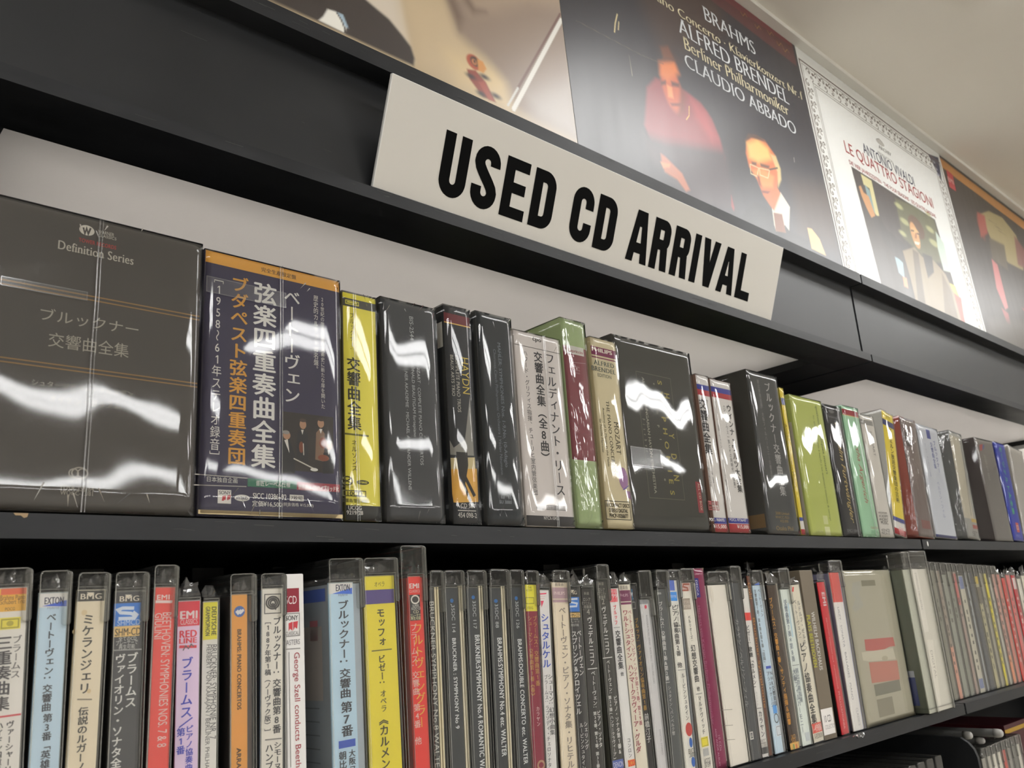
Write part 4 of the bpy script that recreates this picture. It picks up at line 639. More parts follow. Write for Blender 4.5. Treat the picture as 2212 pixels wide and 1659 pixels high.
('c26','black spined case in a tall greenish sleeve with white lettering,numbered two at its head',1.1044,-0.015,0.0031,0.0284,0.3358,'#3a3935','jewel',(-0.0147,0.0241,0.3629),'#8a8c80',None,0,None,-0.0154,0.0148,[('H','#8a867c','新選',0,-0.0069,0.3332,0.0053,0.3281),('H','#9a968c','ロシア',0,-0.0089,0.3235,0.0067,0.3183),('H','#9a968c','ピアニズム',0,-0.0124,0.3178,0.0087,0.3129),('H','#9a968c','名盤選',0,-0.0091,0.312,0.0071,0.3067),('N','#5a564e',-0.0174,0.3057,-0.0175,0.3048),('H','#9a968c','2',0,-0.0035,0.304,0.0034,0.2998),('V','#d6d4d0','ヴェデルニコフ',2,-0.0048,0.2941,0.004,0.218),('S','#c0beba',0.0014,[[-0.0134,0.2126],[0.0101,0.213]]),('V','#d0ceca','ベートーヴェン：',2,-0.0052,0.2095,0.0028,0.1537),('V','#d0ceca','ピアノ・ソナタ第1番&',2,0.0041,0.1536,0.0118,0.0654),('V','#d0ceca','第29番(ハンマークラヴィーア)',2,-0.0083,0.1548,-0.0009,0.0581),('R','#4a5a9a',-0.0117,0.0581,0.0146,0.0449),('H','#d8d8dc','DENON',0,-0.0101,0.0559,0.0136,0.0464)]),
('c27','white spined case with red printed head and black lettering,red and orange mark low down',1.1346,-0.015,-0.001,0.0243,0.3234,'#d2d0cd','jewel',None,'#2a2a2c',None,2,None,-0.0127,0.0127,[('R','#c8505a',-0.0122,0.3212,0.008,0.3004),('H','#e8dcdc','2枚組',0,-0.0103,0.32,0.0078,0.315),('H','#ecdcdc','99',2,-0.0058,0.3132,0.0079,0.3067),('H','#e8dcdc','シリーズ',0,-0.0103,0.306,0.0078,0.3013),('V','#c03844','ブルッフ',2,-0.0043,0.2953,0.0013,0.263),('S','#8a8886',0.0012,[[-0.0087,0.2587],[0.0076,0.2592]]),('V','#2e2e30','交響曲全集',2,-0.0048,0.2546,0.0042,0.1922),('V','#4a4a4c','他',1,-0.0022,0.1885,0.0046,0.1815),('V','#4a4a4c','コンロン',1,-0.001,0.0868,0.0046,0.0563),('R','#d08a3a',-0.0052,0.0537,0.0135,0.0438),('H','#c02a30','2CD!',2,-0.0047,0.053,0.0129,0.0443)]),
('c28','cream spined case with plum head and reddish brown lettering',1.1635,-0.015,0.0004,0.0288,0.3292,'#ddd6c6','jewel',None,'#2a2a2c',None,1,None,-0.015,0.015,[('H','#5a5248','器楽曲',0,-0.0128,0.3268,0.0076,0.3199),('N','#6c3350',-0.0164,0.3187,-0.0192,0.3004),('H','#c0a0ac','PHILIPS',0,-0.0138,0.3128,0.0068,0.3081),('N','#6c3350',-0.0195,0.2986,-0.02,0.2951),('V','#8a3a48','ワルトシュタイン、ハンマークラヴィーア・グルダ',2,-0.0129,0.2868,0.0029,0.0608),('V','#8a3a48','ベートーヴェン／ピアノ・ソナタ第21番、第29番',1,0.0023,0.2861,0.0115,0.1014)]),
('c29','thin black case with blue square head and gold lettering',1.1867,-0.015,0.0014,0.0128,0.3265,'#2e2c2c','jewel',None,'#2a2a2c',None,0,None,-0.007,0.009,[('R','#35678e',-0.0106,0.3203,-0.0041,0.3018),('H','#e0e0e0','W',3,-0.0108,0.3148,-0.004,0.3073),('V','#9a7838','ブルッフ：ヴァイオリン協奏曲第1番',1,-0.0053,0.272,-0.0024,0.1227),('V','#a8a6a2','前橋汀子',1,-0.0031,0.1185,0.0023,0.0724),('B','#7a7874',0.001,-0.0098,0.2982,0.0001,0.2876)]),
('c30','grey spined case with tiny red mark and faint sideways type in a clear sleeve',1.2136,-0.015,-0.0091,0.0235,0.3021,'#b0aeae','jewel',(-0.0104,0.0251,0.3514),'#8a8a8a',None,0,None,-0.0129,0.0216,[('N','#77787a',-0.0116,0.302,-0.013,0.294),('E','#b03a4a',0.0004,0.2922,0.0068,0.2857),('T','#6a686a','BAROQUE MUSIC SERIES · SUITE No.1 · TWO PRELUDES',0,0.0022,0.2749,0.0047,0.1623),('T','#7a787a','DIGITAL STEREO',0,0.0037,0.0884,0.0073,0.0495)]),
('c31','dark grey spined case with white lettering in a clear sleeve beside the blue-patched case',1.2546,-0.015,0.0289,0.024,0.3182,'#4c4e4e','jewel',(-0.0203,0.0161,0.3516),'#9a9a92',('#8a8c84',1),0,None,-0.0182,0.0158,[('H','#c8c8c4','DENON',2,-0.013,0.3148,-0.002,0.3058),('V','#c0beba','ブラームス：交響曲第1番&第2番',1,-0.0126,0.2964,-0.0017,0.163),('S','#a8a6a2',0.0012,[[-0.012,0.1601],[-0.0006,0.1603]]),('V','#a8a6a2','シュタイン／バンベルク響',1,-0.0076,0.1545,0.001,0.0746)]),
('c32','white spined case with bluish head patches and a red blot over blue ovals low down',1.2895,-0.015,0.0231,0.0278,0.3334,'#dbd8cf','jewel',(-0.0159,0.0197,0.3519),'#9aa0a8',None,0,None,-0.0158,0.0197,[('R','#4a62a8',-0.0117,0.3331,0.006,0.3143),('R','#3a82c0',-0.0128,0.312,0.0102,0.296),('H','#dce4ec','再生可能',0,-0.0105,0.3067,0.0079,0.3018),('V','#2e2e2e','ピアノ協奏曲第2番\u3000他',2,-0.0094,0.2893,0.0053,0.1812),('V','#3a3a3a','ブラームス',1,0.0027,0.2898,0.0103,0.2398),('S','#8a8884',0.0014,[[-0.0083,0.1774],[0.0131,0.1777]]),('V','#3a3a3a','ルービンシュタイン',1,0.0002,0.1723,0.0085,0.0933),('E','#a83c38',-0.0031,0.09,0.0158,0.0677),('E','#2f5a9e',0.0035,0.0655,0.0125,0.0495),('H','#5a5850','BVCC',0,-0.0011,0.048,0.0178,0.0401),('H','#5a5850','20001',0,-0.0008,0.041,0.0174,0.0336),('E','#2f5a9e',0.0042,0.0343,0.0146,0.0182)]),
('c33','white spined case with brown emblem head and yellow label near its foot',1.3387,-0.015,-0.0055,0.0317,0.3283,'#d9d5cb','jewel',(-0.0173,0.0246,0.3538),'#b0aca4',None,0,None,-0.0173,0.0208,[('R','#b09a94',-0.0167,0.3284,0.0135,0.3127),('S','#8a4a3a',0.003,[[0.0113,0.3247],[-0.0066,0.3251],[-0.0091,0.3208],[0.0045,0.3179],[0.0053,0.314],[-0.0138,0.3141]]),('R','#8c8176',-0.02,0.2997,0.0074,0.2799),('H','#d0c8bc','全てのCD',0,-0.0124,0.2965,0.0071,0.2904),('H','#d0c8bc','再生可能',0,-0.0132,0.2888,0.0063,0.2826),('V','#3a3a3a','ベルリオーズ：',1,-0.0047,0.2696,0.0019,0.2201),('V','#2e2e2e','幻想交響曲',2,-0.0055,0.2183,0.003,0.153),('V','#3a3a3a','他',1,-0.0043,0.1463,0.0046,0.1377),('S','#8a8884',0.0014,[[-0.0094,0.1335],[0.0095,0.1337]]),('V','#3a3a3a','マルケヴィッチ',1,-0.0035,0.1305,0.0044,0.0653),('R','#d8cc3a',-0.0103,0.0614,0.0107,0.0455),('B','#8a8030',0.001,-0.0083,0.0593,0.0086,0.0471),('R','#9a9a98',-0.0079,0.0427,0.0082,0.0304),('H','#4a4846','UCCG',0,-0.0081,0.0268,0.0096,0.0183),('H','#4a4846','5159',0,-0.0072,0.02,0.009,0.0122)]),
('c34','glossy magenta purple card CD box with a small blue label at its head',1.3787,-0.015,-0.0009,0.036,0.3529,'#8f2a55','box',None,'#2a2a2c',None,0,None,-0.018,0.018,[('R','#3a3a8e',-0.0132,0.3353,-0.0017,0.3002),('T','#d8d8e8','DECCA',2,-0.0114,0.3318,-0.0062,0.3033),('T','#b86a8c','Herbert von Karajan Berliner Philharmoniker',0,-0.0142,0.2853,-0.009,0.0783),('T','#cfa0b4','ADD ANDR ALBUM',0,-0.0072,0.0712,-0.0035,0.0094),('T','#cfa0b4','10 CDs',0,0.0002,0.0588,0.0061,0.0329)]),
('c35','pair of joined clear cases with faded white paper inside beside the purple box',1.4354,-0.015,-0.0076,0.0584,0.3222,'#d0cbc2','jewel',(0.0002,0.0423,0.3474),'#c8c4ba',None,0,None,-0.0304,0.0373,[('E','#b8b2a8',-0.0234,0.319,-0.0126,0.2883),('S','#8a867e',0.0012,[[-0.0326,0.0991],[-0.0003,0.0964]]),('S','#8a867e',0.0012,[[-0.0325,0.0722],[-0.0046,0.0698]]),('S','#8a867e',0.0012,[[-0.0331,0.048],[-0.0041,0.0451]])]),
('c36','dark grey spined case with small pale square near its foot in a clear sleeve',1.4898,-0.015,0.017,0.0299,0.3247,'#3e4042','jewel',(-0.0138,0.0205,0.3569),'#4a4c4e',None,0,None,-0.0159,0.0187,[('T','#8a8a88','カラヤン／ベルリン・フィル',0,-0.0081,0.255,-0.005,0.0954),('B','#c0beb8',0.002,-0.0087,0.0501,0.0,0.0384),('H','#c8c6c0','A',0,-0.0069,0.048,-0.0008,0.0406)]),
('c37','white spined case with red cap and black lettering,second white spine from the purple box',1.5228,-0.015,0.0171,0.0225,0.3137,'#dedbd6','jewel',None,'#2a2a2c',None,1,None,-0.0131,0.0118,[('N','#c23a34',-0.0158,0.266,-0.0192,0.2511),('V','#2a2a2a','ビゼー：歌劇「カルメン」',2,-0.0126,0.2427,-0.0012,0.1211),('V','#8a8884','ハイライト',1,-0.0065,0.1191,-0.0007,0.0939),('S','#6a6864',0.0014,[[-0.009,0.0887],[0.0076,0.0887]]),('V','#2a2a2a','カラヤン',2,-0.0044,0.0844,0.0048,0.0367),('H','#6a6660','BVCC',0,-0.0102,0.0335,0.0079,0.0261),('H','#6a6660','37208',0,-0.0109,0.0269,0.0081,0.0194),('N','#3a3a3a',-0.0099,0.0191,-0.0128,0.0076)]),
('c38','thin rusty brown spined case with gold lettering in loose film',1.5416,-0.015,0.0175,0.0104,0.3376,'#5e3a2c','jewel',None,'#2a2a2c',None,2,None,-0.0058,0.0063,[('T','#a8783a','Bruckner Symphonie',0,-0.0105,0.2552,-0.0036,0.0872),('T','#a8783a','Gold',0,-0.0052,0.3237,-0.0019,0.2918)]),
('c39','pale blue spined case with a blue stamp and ringed emblem low down',1.5726,-0.015,-0.0036,0.0303,0.3186,'#b3c2cc','jewel',(-0.0129,0.0203,0.348),'#b8bcc0',None,0,None,-0.0159,0.0203,[('P','#3a62b8',[[-0.0075,0.319],[0.014,0.3239],[0.0134,0.3179]]),('V','#3a3c44','交響曲第1番、第8番&第9番「田園」',1,-0.0108,0.31,-0.0026,0.1651),('V','#3a3c44','ベートーヴェン',1,0.0044,0.3109,0.01,0.2558),('R','#33489a',-0.0055,0.1618,0.0122,0.1567),('V','#3a3c44','NHK交響楽団',1,0.0061,0.1528,0.0158,0.0868),('V','#3a3c44','アシュケナージ',1,-0.005,0.1525,0.003,0.0857),('R','#4a8ac0',-0.0012,0.0887,0.012,0.0734),('O','#4a4c50',0.002,-0.0013,0.0724,0.0132,0.0564),('R','#c8ccd0',-0.0017,0.0513,0.0176,0.0314),('B','#6a6c70',0.001,0.0011,0.049,0.0148,0.0338)]),
('c40','brown-black spined case with orange lettering and striped foot',1.6303,-0.015,-0.0052,0.0345,0.3173,'#3a2c22','jewel',None,'#2a2a2c',('#a8a090',1),2,None,-0.0198,0.0237,[('V','#c08c3a','ブラームス：交響曲1番／',2,-0.0139,0.2923,-0.0085,0.1532),('V','#c08c3a','サンティ指揮＆読響',2,-0.0136,0.1536,-0.0014,0.0467),('H','#c08c3a','SACD',0,-0.0081,0.0279,0.0078,0.0202),('H','#c08c3a','SSS',0,-0.0091,0.021,0.0072,0.0132),('N','#c9a45a',-0.015,0.0133,-0.0185,0.0013),('R','#5a8a5a',-0.0055,0.0107,-0.0015,0.0014),('R','#c8603a',0.0045,0.0093,0.0084,-0.0001)]),
('c41','pale greenish white spined case with light blue patches in a clear sleeve',1.6775,-0.015,0.0013,0.0345,0.3081,'#c3c8c2','jewel',(-0.0215,0.0176,0.3509),'#b4b8b2',None,0,None,-0.0215,0.0179,[('P','#4a4a48',[[-0.0118,0.3184],[0.002,0.3192],[-0.0069,0.3071]]),('V','#6a7a8a','ブルックナー',1,-0.007,0.2876,-0.0028,0.2269),('V','#5a6470','交響曲第7番＊第8番',1,-0.0053,0.2862,-0.0055,0.1622),('R','#a8c4d4',0.0068,0.2788,0.0032,0.2102),('S','#6a6c6c',0.0012,[[-0.0129,0.1553],[0.0141,0.1553]]),('V','#5a6470','朝比奈隆指揮',1,-0.0006,0.1498,0.0029,0.0821),('V','#5a6470','大阪フィルハーモニー',1,-0.0094,0.1492,-0.0086,0.0264),('R','#a9aeb0',-0.0024,0.0256,0.0141,0.0093)]),
('c42','ivory spined case with bold black lettering and a red stamp at its foot',1.7254,-0.015,-0.0233,0.0388,0.316,'#dad4c4','jewel',None,'#2a2a2c',None,1,None,-0.02,0.02,[('P','#b83a34',[[-0.0069,0.3106],[-0.0011,0.3112],[-0.0054,0.3012],[-0.0133,0.3011]]),('N','#4a4a44',-0.0178,0.3222,-0.0192,0.3177),('V','#3a3a38','ベートーヴェン：',1,-0.0138,0.2856,-0.0025,0.1999),('V','#2a2a2a','ピアノ協奏曲全集',2,-0.0142,0.1982,0.0013,0.0364),('V','#5a5a56','ルドルフ・ゼルキン',1,0.0112,0.2828,0.0023,0.1802),('R','#c0564a',-0.026,0.0378,0.0209,0.0195),('H','#e0c8c0','1-4988',1,-0.0187,0.0349,0.0171,0.0217),('H','#5a5850','3-EE20030',0,-0.0156,0.0198,0.0163,0.0065)]),
('c43','taupe card CD box with olive sideways lettering and a white foot patch',1.7734,-0.015,0.0031,0.0536,0.3456,'#6e6455','box',None,'#2a2a2c',None,0,None,-0.0268,0.0268,[('T','#b4b0a8','WILHELM BACKHAUS',3,-0.005,0.2573,0.0093,0.137),('T','#a5a03a','PLAYS BEETHOVEN',3,-0.0287,0.2511,-0.0127,0.1443),('R','#d8d4d0',-0.0334,0.061,0.0213,0.0106),('H','#4a484a','10 CD',0,-0.0168,0.0493,0.0112,0.0327),('H','#8a888a','COLLECTION',0,-0.018,0.0313,0.0242,0.0193)]),
('c44','black sided case with a thin red spine and white sideways lettering in loose bag film',1.8379,-0.015,-0.0149,0.0311,0.3196,'#b02c34','jewel',None,'#1c1c1e',None,3,'#1c1c1e',-0.0181,0.0181,[('T','#e6d8d8','EMI',3,-0.0018,0.2966,0.0076,0.2673),('T','#d8a8a8','BEETHOVEN SYMPHONY No.9 · FURTWÄNGLER',0,-0.0031,0.2416,0.0021,0.0929),('T','#d8a8a8','PHILHARMONIA',0,-0.0028,0.0879,0.0032,0.0126)]),
('c45','white spined case with brick red head in a tall sleeve beside the bulky tan case',1.8967,-0.015,0.0062,0.0456,0.3393,'#cfccc8','jewel',(-0.0221,0.0328,0.3666),'#8a88a0',None,0,None,-0.024,0.0328,[('N','#b3504a',-0.0194,0.3404,-0.0414,0.2731),('T','#77757a','LISZT · SONATA · BALLADES · PIANO',0,-0.0013,0.2623,-0.0065,0.0652),('T','#8a888a','CLASSICS',0,0.0029,0.0473,0.012,0.0112)]),
('c46','bulky tan double-width case with torn red label patches',2.0599,-0.015,0.0,0.2477,0.342,'#bcb7a2','fat',None,'#98947c',None,1,None,-0.1257,0.1257,[('R','#8f8a74',-0.0375,0.3188,0.0336,0.3055),('P','#b8b6a8',[[-0.0798,0.3149],[-0.0436,0.3173],[-0.0426,0.3015],[-0.0587,0.2894],[-0.0454,0.261],[-0.0909,0.2474],[-0.104,0.2571],[-0.0799,0.2777],[-0.0953,0.2905]]),('P','#c8716a',[[-0.0701,0.1862],[0.0771,0.1828],[0.0796,0.162],[0.0503,0.1624],[0.0047,0.1563],[-0.0726,0.1617]]),('P','#d2cdb8',[[-0.0934,0.1596],[0.0669,0.1582],[0.0711,0.1328],[-0.065,0.1372],[-0.0932,0.1424]]),('P','#cb8a7a',[[-0.0669,0.1358],[0.077,0.1292],[0.0736,0.086],[-0.0694,0.0907]]),('R','#8a8878',-0.0609,0.0864,0.0706,0.0617),('R','#9a9480',-0.06,0.054,0.0185,0.0158),('E','#bcb69c',-0.0001,0.1443,0.0309,0.1328)]),
('c47','left of two tall clear cases overhanging the shelf edge,with a blue sticker inside',2.2159,-0.045,-0.017,0.0378,0.3404,'#a4a598','tall',(-0.025,0.018,0.3833),'#77796c',None,0,'#6e7466',-0.023,0.0195,[]),
('c48','right of two tall clear cases overhanging the shelf edge,with a white spine strip',2.2842,-0.045,-0.0055,0.0939,0.3409,'#b5b2a8','tall',(-0.0471,0.0471,0.3858),'#8f8c80',None,0,None,-0.0476,0.0481,[('P','#d9d5cc',[[-0.0391,0.3411],[-0.0053,0.3406],[-0.005,0.1866],[-0.0334,0.1867]]),('P','#d0ccc2',[[-0.0259,0.1683],[0.0098,0.1659],[-0.018,0.0081],[-0.0418,0.0093]]),('T','#8a867e','SYMPHONY ORCHESTRA',0,-0.0316,0.3309,-0.0086,0.2397),('T','#8a867e','DIGITAL',0,-0.0182,0.1418,-0.0088,0.0767)]),
('r0','olive grey spined clear case,first right of the two tall clear cases',2.4585,0.006,0.0,0.0173,0.3315,'#87857a','jewel',(-0.0114,0.0114,0.363),'#6f6d64',None,0,None,-0.0114,0.0114,[('R','#56544c',-0.0021,0.2609,0.002,0.2521),('R','#56544c',-0.0028,0.2354,0.0029,0.2263),('R','#56544c',-0.0024,0.212,0.0032,0.2012),('R','#56544c',-0.0021,0.1875,0.0025,0.1788),('R','#56544c',-0.0018,0.1685,0.003,0.1544),('R','#56544c',-0.0022,0.1413,0.0032,0.129),('R','#56544c',-0.0033,0.1192,0.002,0.1075),('R','#56544c',-0.0018,0.0989,0.0021,0.0851),('R','#56544c',-0.0021,0.0713,0.0023,0.0646)]),
('r1','dull grey-brown spined clear case,second right of the two tall clear cases',2.4899,0.006,0.0,0.0252,0.3401,'#78766a','jewel',(-0.0169,0.0169,0.3618),'#6f6d64',None,0,None,-0.0169,0.0169,[('R','#56544c',-0.0029,0.2628,0.0041,0.2538),('R','#56544c',-0.0039,0.2414,0.0037,0.2279),('R','#56544c',-0.005,0.2149,0.0044,0.2044)]),
('r2','rosy brown spined clear case,third right of the two tall clear cases',2.5252,0.006,0.0,0.0228,0.3387,'#8b8074','jewel',(-0.0152,0.0152,0.3606),'#6f6d64',None,0,None,-0.0152,0.0152,[('R','#b58a78',-0.0114,0.1355,0.0114,0.0),('R','#56544c',-0.0024,0.2673,0.0013,0.2598),('R','#56544c',-0.0029,0.2427,0.0034,0.2334),('R','#56544c',-0.0032,0.2175,0.0031,0.2094),('R','#56544c',-0.0037,0.1926,0.0036,0.1774),('R','#56544c',-0.0033,0.1724,0.0027,0.1633),('R','#56544c',-0.0045,0.1425,0.0027,0.133),('R','#56544c',-0.0025,0.1211,0.0029,0.1096),('R','#56544c',-0.0045,0.0964,0.0022,0.0885),('R','#56544c',-0.0023,0.0746,0.0034,0.0663)]),
('r3','greenish grey spined clear case,fourth right of the two tall clear cases',2.5637,0.006,0.0,0.0297,0.3273,'#86877c','jewel',(-0.02,0.02,0.3594),'#6f6d64',None,0,None,-0.02,0.02,[('R','#56544c',-0.0043,0.2536,0.0031,0.2421),('R','#56544c',-0.0057,0.2332,0.0015,0.2198),('R','#56544c',-0.0052,0.2079,0.0059,0.1975)]),
('r4','dark grey-green spined clear case,fifth right of the two tall clear cases',2.604,0.006,0.0,0.0253,0.3359,'#7c7d72','jewel',(-0.0169,0.0169,0.3582),'#6f6d64',None,0,None,-0.0169,0.0169,[('R','#56544c',-0.0048,0.2602,0.0028,0.2522),('R','#56544c',-0.004,0.2356,0.0047,0.2221),('R','#56544c',-0.0045,0.2168,0.0033,0.2077)]),
('r5','dusty pink spined clear case,sixth right of the two tall clear cases',2.6383,0.006,0.0,0.0211,0.3345,'#94837a','jewel',(-0.0141,0.0141,0.357),'#6f6d64',None,0,None,-0.0141,0.0141,[('R','#a8605c',-0.0105,0.3278,0.0105,0.2408),('R','#56544c',-0.0027,0.2617,0.0036,0.2472),('R','#56544c',-0.0023,0.2391,0.0011,0.2285),('R','#56544c',-0.0029,0.217,0.0039,0.2094)]),
('r6','pale dotted white spined clear case,seventh right of the two tall clear cases',2.68,0.006,0.0,0.0358,0.3231,'#a8a496','jewel',(-0.0242,0.0242,0.3558),'#6f6d64',None,0,None,-0.0242,0.0242,[('R','#6a7494',-0.0143,0.3199,0.0143,0.2843),('R','#6a7494',-0.0143,0.0388,0.0143,0.0129),('R','#56544c',-0.0042,0.2539,0.0044,0.2453),('R','#56544c',-0.0048,0.2262,0.0043,0.2136),('R','#56544c',-0.0044,0.206,0.0033,0.193),('R','#56544c',-0.0057,0.1857,0.0047,0.1737),('R','#56544c',-0.0052,0.1596,0.0061,0.151),('R','#56544c',-0.0047,0.1409,0.0063,0.1317),('R','#56544c',-0.0043,0.1137,0.0061,0.1036),('R','#56544c',-0.0065,0.0911,0.0052,0.0823),('R','#56544c',-0.0051,0.074,0.0029,0.0622)]),
('r7','bluish grey spined clear case,eighth right of the two tall clear cases',2.719,0.006,0.0,0.0172,0.3317,'#8a8c8c','jewel',(-0.0113,0.0113,0.3546),'#6f6d64',None,0,None,-0.0113,0.0113,[('R','#56544c',-0.0032,0.2576,0.0025,0.2503),('R','#56544c',-0.0028,0.2357,0.001,0.2249),('R','#56544c',-0.0027,0.2092,0.001,0.2018)]),
('r8','charcoal spined clear case,ninth right of the two tall clear cases',2.7549,0.006,0.0,0.0312,0.3303,'#4d4e52','jewel',(-0.0211,0.0211,0.3534),'#3a3a3c',None,0,None,-0.0211,0.0211,[('R','#56544c',-0.0032,0.2558,0.0021,0.2434),('R','#56544c',-0.0055,0.2318,0.0062,0.2234),('R','#56544c',-0.0048,0.2123,0.0037,0.2016)]),
('r9','yellowish beige spined clear case,tenth right of the two tall clear cases',2.7975,0.006,0.0,0.0268,0.3189,'#a09a7c','jewel',(-0.018,0.018,0.3522),'#6f6d64',None,0,None,-0.018,0.018,[('R','#b8a43c',-0.0134,0.3189,0.0134,0.2966),('R','#5e5648',-0.0134,0.287,0.0134,0.2392),('R','#56544c',-0.0044,0.2485,0.0019,0.2352),('R','#56544c',-0.004,0.2233,0.005,0.2162),('R','#56544c',-0.0037,0.2044,0.0015,0.195),('R','#56544c',-0.0042,0.1831,0.0043,0.1754),('R','#56544c',-0.0051,0.1578,0.0034,0.144),('R','#56544c',-0.0033,0.1377,0.0029,0.1254),('R','#56544c',-0.0046,0.1123,0.0041,0.1001),('R','#56544c',-0.0051,0.092,0.0024,0.0839),('R','#56544c',-0.0032,0.0688,0.0021,0.0553)]),
('r10','warm grey spined clear case,eleventh right of the two tall clear cases',2.8351,0.006,0.0,0.0239,0.3275,'#8e8a7c','jewel',(-0.016,0.016,0.351),'#6f6d64',None,0,None,-0.016,0.016,[('R','#56544c',-0.0038,0.2559,0.0033,0.2477),('R','#56544c',-0.0028,0.2346,0.0035,0.2267),('R','#56544c',-0.004,0.2097,0.0021,0.1954)]),
('r11','yellow striped spined clear case,twelfth right of the two tall clear cases',2.8694,0.006,0.0,0.022,0.3261,'#b8ae52','jewel',(-0.0147,0.0147,0.3498),'#6f6d64',None,0,None,-0.0147,0.0147,[('R','#d0c43a',-0.011,0.3098,0.011,0.1957),('R','#d8cc3a',-0.0088,0.0652,0.0088,0.0261),('R','#56544c',-0.0032,0.254,0.0042,0.2437),('R','#56544c',-0.0031,0.2316,0.0017,0.2209),('R','#56544c',-0.0027,0.2096,0.0014,0.2006),('R','#56544c',-0.0026,0.1832,0.0034,0.1763),('R','#56544c',-0.0023,0.1662,0.0033,0.1547),('R','#56544c',-0.0044,0.138,0.0028,0.131),('R','#56544c',-0.0039,0.1154,0.0012,0.1051),('R','#56544c',-0.0025,0.0942,0.0028,0.0824),('R','#56544c',-0.0029,0.0717,0.0026,0.063)]),
('r12','ash grey spined clear case,thirteenth right of the two tall clear cases',2.9019,0.006,0.0,0.0212,0.3147,'#a3a096','jewel',(-0.0141,0.0141,0.3486),'#6f6d64',None,0,None,-0.0141,0.0141,[('R','#56544c',-0.0028,0.2453,0.0032,0.2379),('R','#56544c',-0.0034,0.2204,0.0019,0.2077),('R','#56544c',-0.003,0.2026,0.0028,0.1911)]),
('r13','salmon beige spined clear case,fourteenth right of the two tall clear cases',2.937,0.006,0.0,0.0258,0.3233,'#b0887c','jewel',(-0.0173,0.0173,0.3474),'#6f6d64',None,0,None,-0.0173,0.0173,[('R','#c88a68',-0.0129,0.0808,0.0129,0.0065),('R','#56544c',-0.0034,0.2506,0.0039,0.2373),('R','#56544c',-0.0046,0.2275,0.0019,0.2192),('R','#56544c',-0.0048,0.2084,0.0033,0.2002),('R','#56544c',-0.004,0.183,0.0045,0.1716),('R','#56544c',-0.0044,0.1585,0.0019,0.145),('R','#56544c',-0.0031,0.141,0.0045,0.1285),('R','#56544c',-0.0031,0.1193,0.0023,0.106),('R','#56544c',-0.0032,0.0937,0.0035,0.0837),('R','#56544c',-0.004,0.0702,0.0025,0.0628)]),
('r14','brick pink spined clear case,fifteenth right of the two tall clear cases',2.9774,0.006,0.0,0.0287,0.3219,'#b07468','jewel',None,'#6f6d64',None,2,None,-0.0169,0.0169,[('R','#56544c',-0.0037,0.2486,0.0042,0.2345),('R','#56544c',-0.005,0.2271,0.0046,0.2153),('R','#56544c',-0.0038,0.2047,0.0031,0.1921)]),
('r15','bright red spined clear case,sixteenth right of the two tall clear cases',3.0204,0.006,0.0,0.0293,0.3105,'#b04a44','jewel',None,'#6f6d64',None,2,None,-0.0173,0.0173,[('R','#e0c8c4',-0.0058,0.2451,0.0047,0.2376),('R','#e0c8c4',-0.0058,0.2235,0.0053,0.212),('R','#e0c8c4',-0.0029,0.2009,0.0025,0.1921),('R','#e0c8c4',-0.005,0.1783,0.0026,0.1703),('R','#e0c8c4',-0.0033,0.1575,0.005,0.1495),('R','#e0c8c4',-0.0044,0.1362,0.0025,0.1264),('R','#e0c8c4',-0.0056,0.1113,0.004,0.1023),('R','#e0c8c4',-0.0031,0.0905,0.0043,0.0811),('R','#e0c8c4',-0.0029,0.0706,0.0036,0.057)]),
('r16','faded red spined clear case,seventeenth right of the two tall clear cases',3.0642,0.006,0.0,0.03,0.3191,'#b86a68','jewel',None,'#6f6d64',None,2,None,-0.0176,0.0176,[('R','#56544c',-0.0046,0.248,0.0034,0.2381),('R','#56544c',-0.004,0.226,0.0027,0.2145),('R','#56544c',-0.0051,0.2011,0.003,0.1936)]),
('r17','crimson spined clear case,eighteenth right of the two tall clear cases',3.1104,0.006,0.0,0.0326,0.3177,'#a83038','jewel',None,'#6f6d64',None,2,None,-0.0189,0.0189,[('R','#d8c8c4',-0.013,0.3082,0.013,0.2732),('R','#e0c8c4',-0.0039,0.2479,0.0063,0.2393),('R','#e0c8c4',-0.0042,0.2273,0.0049,0.22),('R','#e0c8c4',-0.0053,0.2003,0.0053,0.192),('R','#e0c8c4',-0.0055,0.1811,0.0058,0.1672),('R','#e0c8c4',-0.0033,0.1582,0.0019,0.1454),('R','#e0c8c4',-0.006,0.139,0.0051,0.1282),('R','#e0c8c4',-0.0058,0.1173,0.0043,0.1039),('R','#e0c8c4',-0.0055,0.093,0.002,0.0792),('R','#e0c8c4',-0.0033,0.0697,0.0023,0.0569)]),
('r18','creamy white spined clear case,nineteenth right of the two tall clear cases',3.1575,0.006,0.0,0.0313,0.3063,'#c8c4ba','jewel',None,'#6f6d64',None,2,None,-0.0183,0.0183,[('R','#56544c',-0.0042,0.237,0.0031,0.2293),('R','#56544c',-0.0047,0.2174,0.0038,0.2078),('R','#56544c',-0.0055,0.1946,0.0048,0.186),('R','#56544c',-0.0038,0.1757,0.0056,0.1623),('R','#56544c',-0.0055,0.1515,0.005,0.141),('R','#56544c',-0.0041,0.1299,0.0057,0.1174),('R','#56544c',-0.0053,0.1085,0.0016,0.0949),('R','#56544c',-0.004,0.0871,0.0041,0.0764),('R','#56544c',-0.0037,0.0675,0.0044,0.0591)]),
('r19','ivory spined clear case,twentieth right of the two tall clear cases',3.2043,0.006,0.0,0.032,0.3149,'#d0ccbf','jewel',None,'#6f6d64',None,2,None,-0.0186,0.0186,[('R','#56544c',-0.0039,0.2467,0.0041,0.2364),('R','#56544c',-0.0032,0.2229,0.003,0.2154),('R','#56544c',-0.0056,0.2,0.0032,0.1916)]),
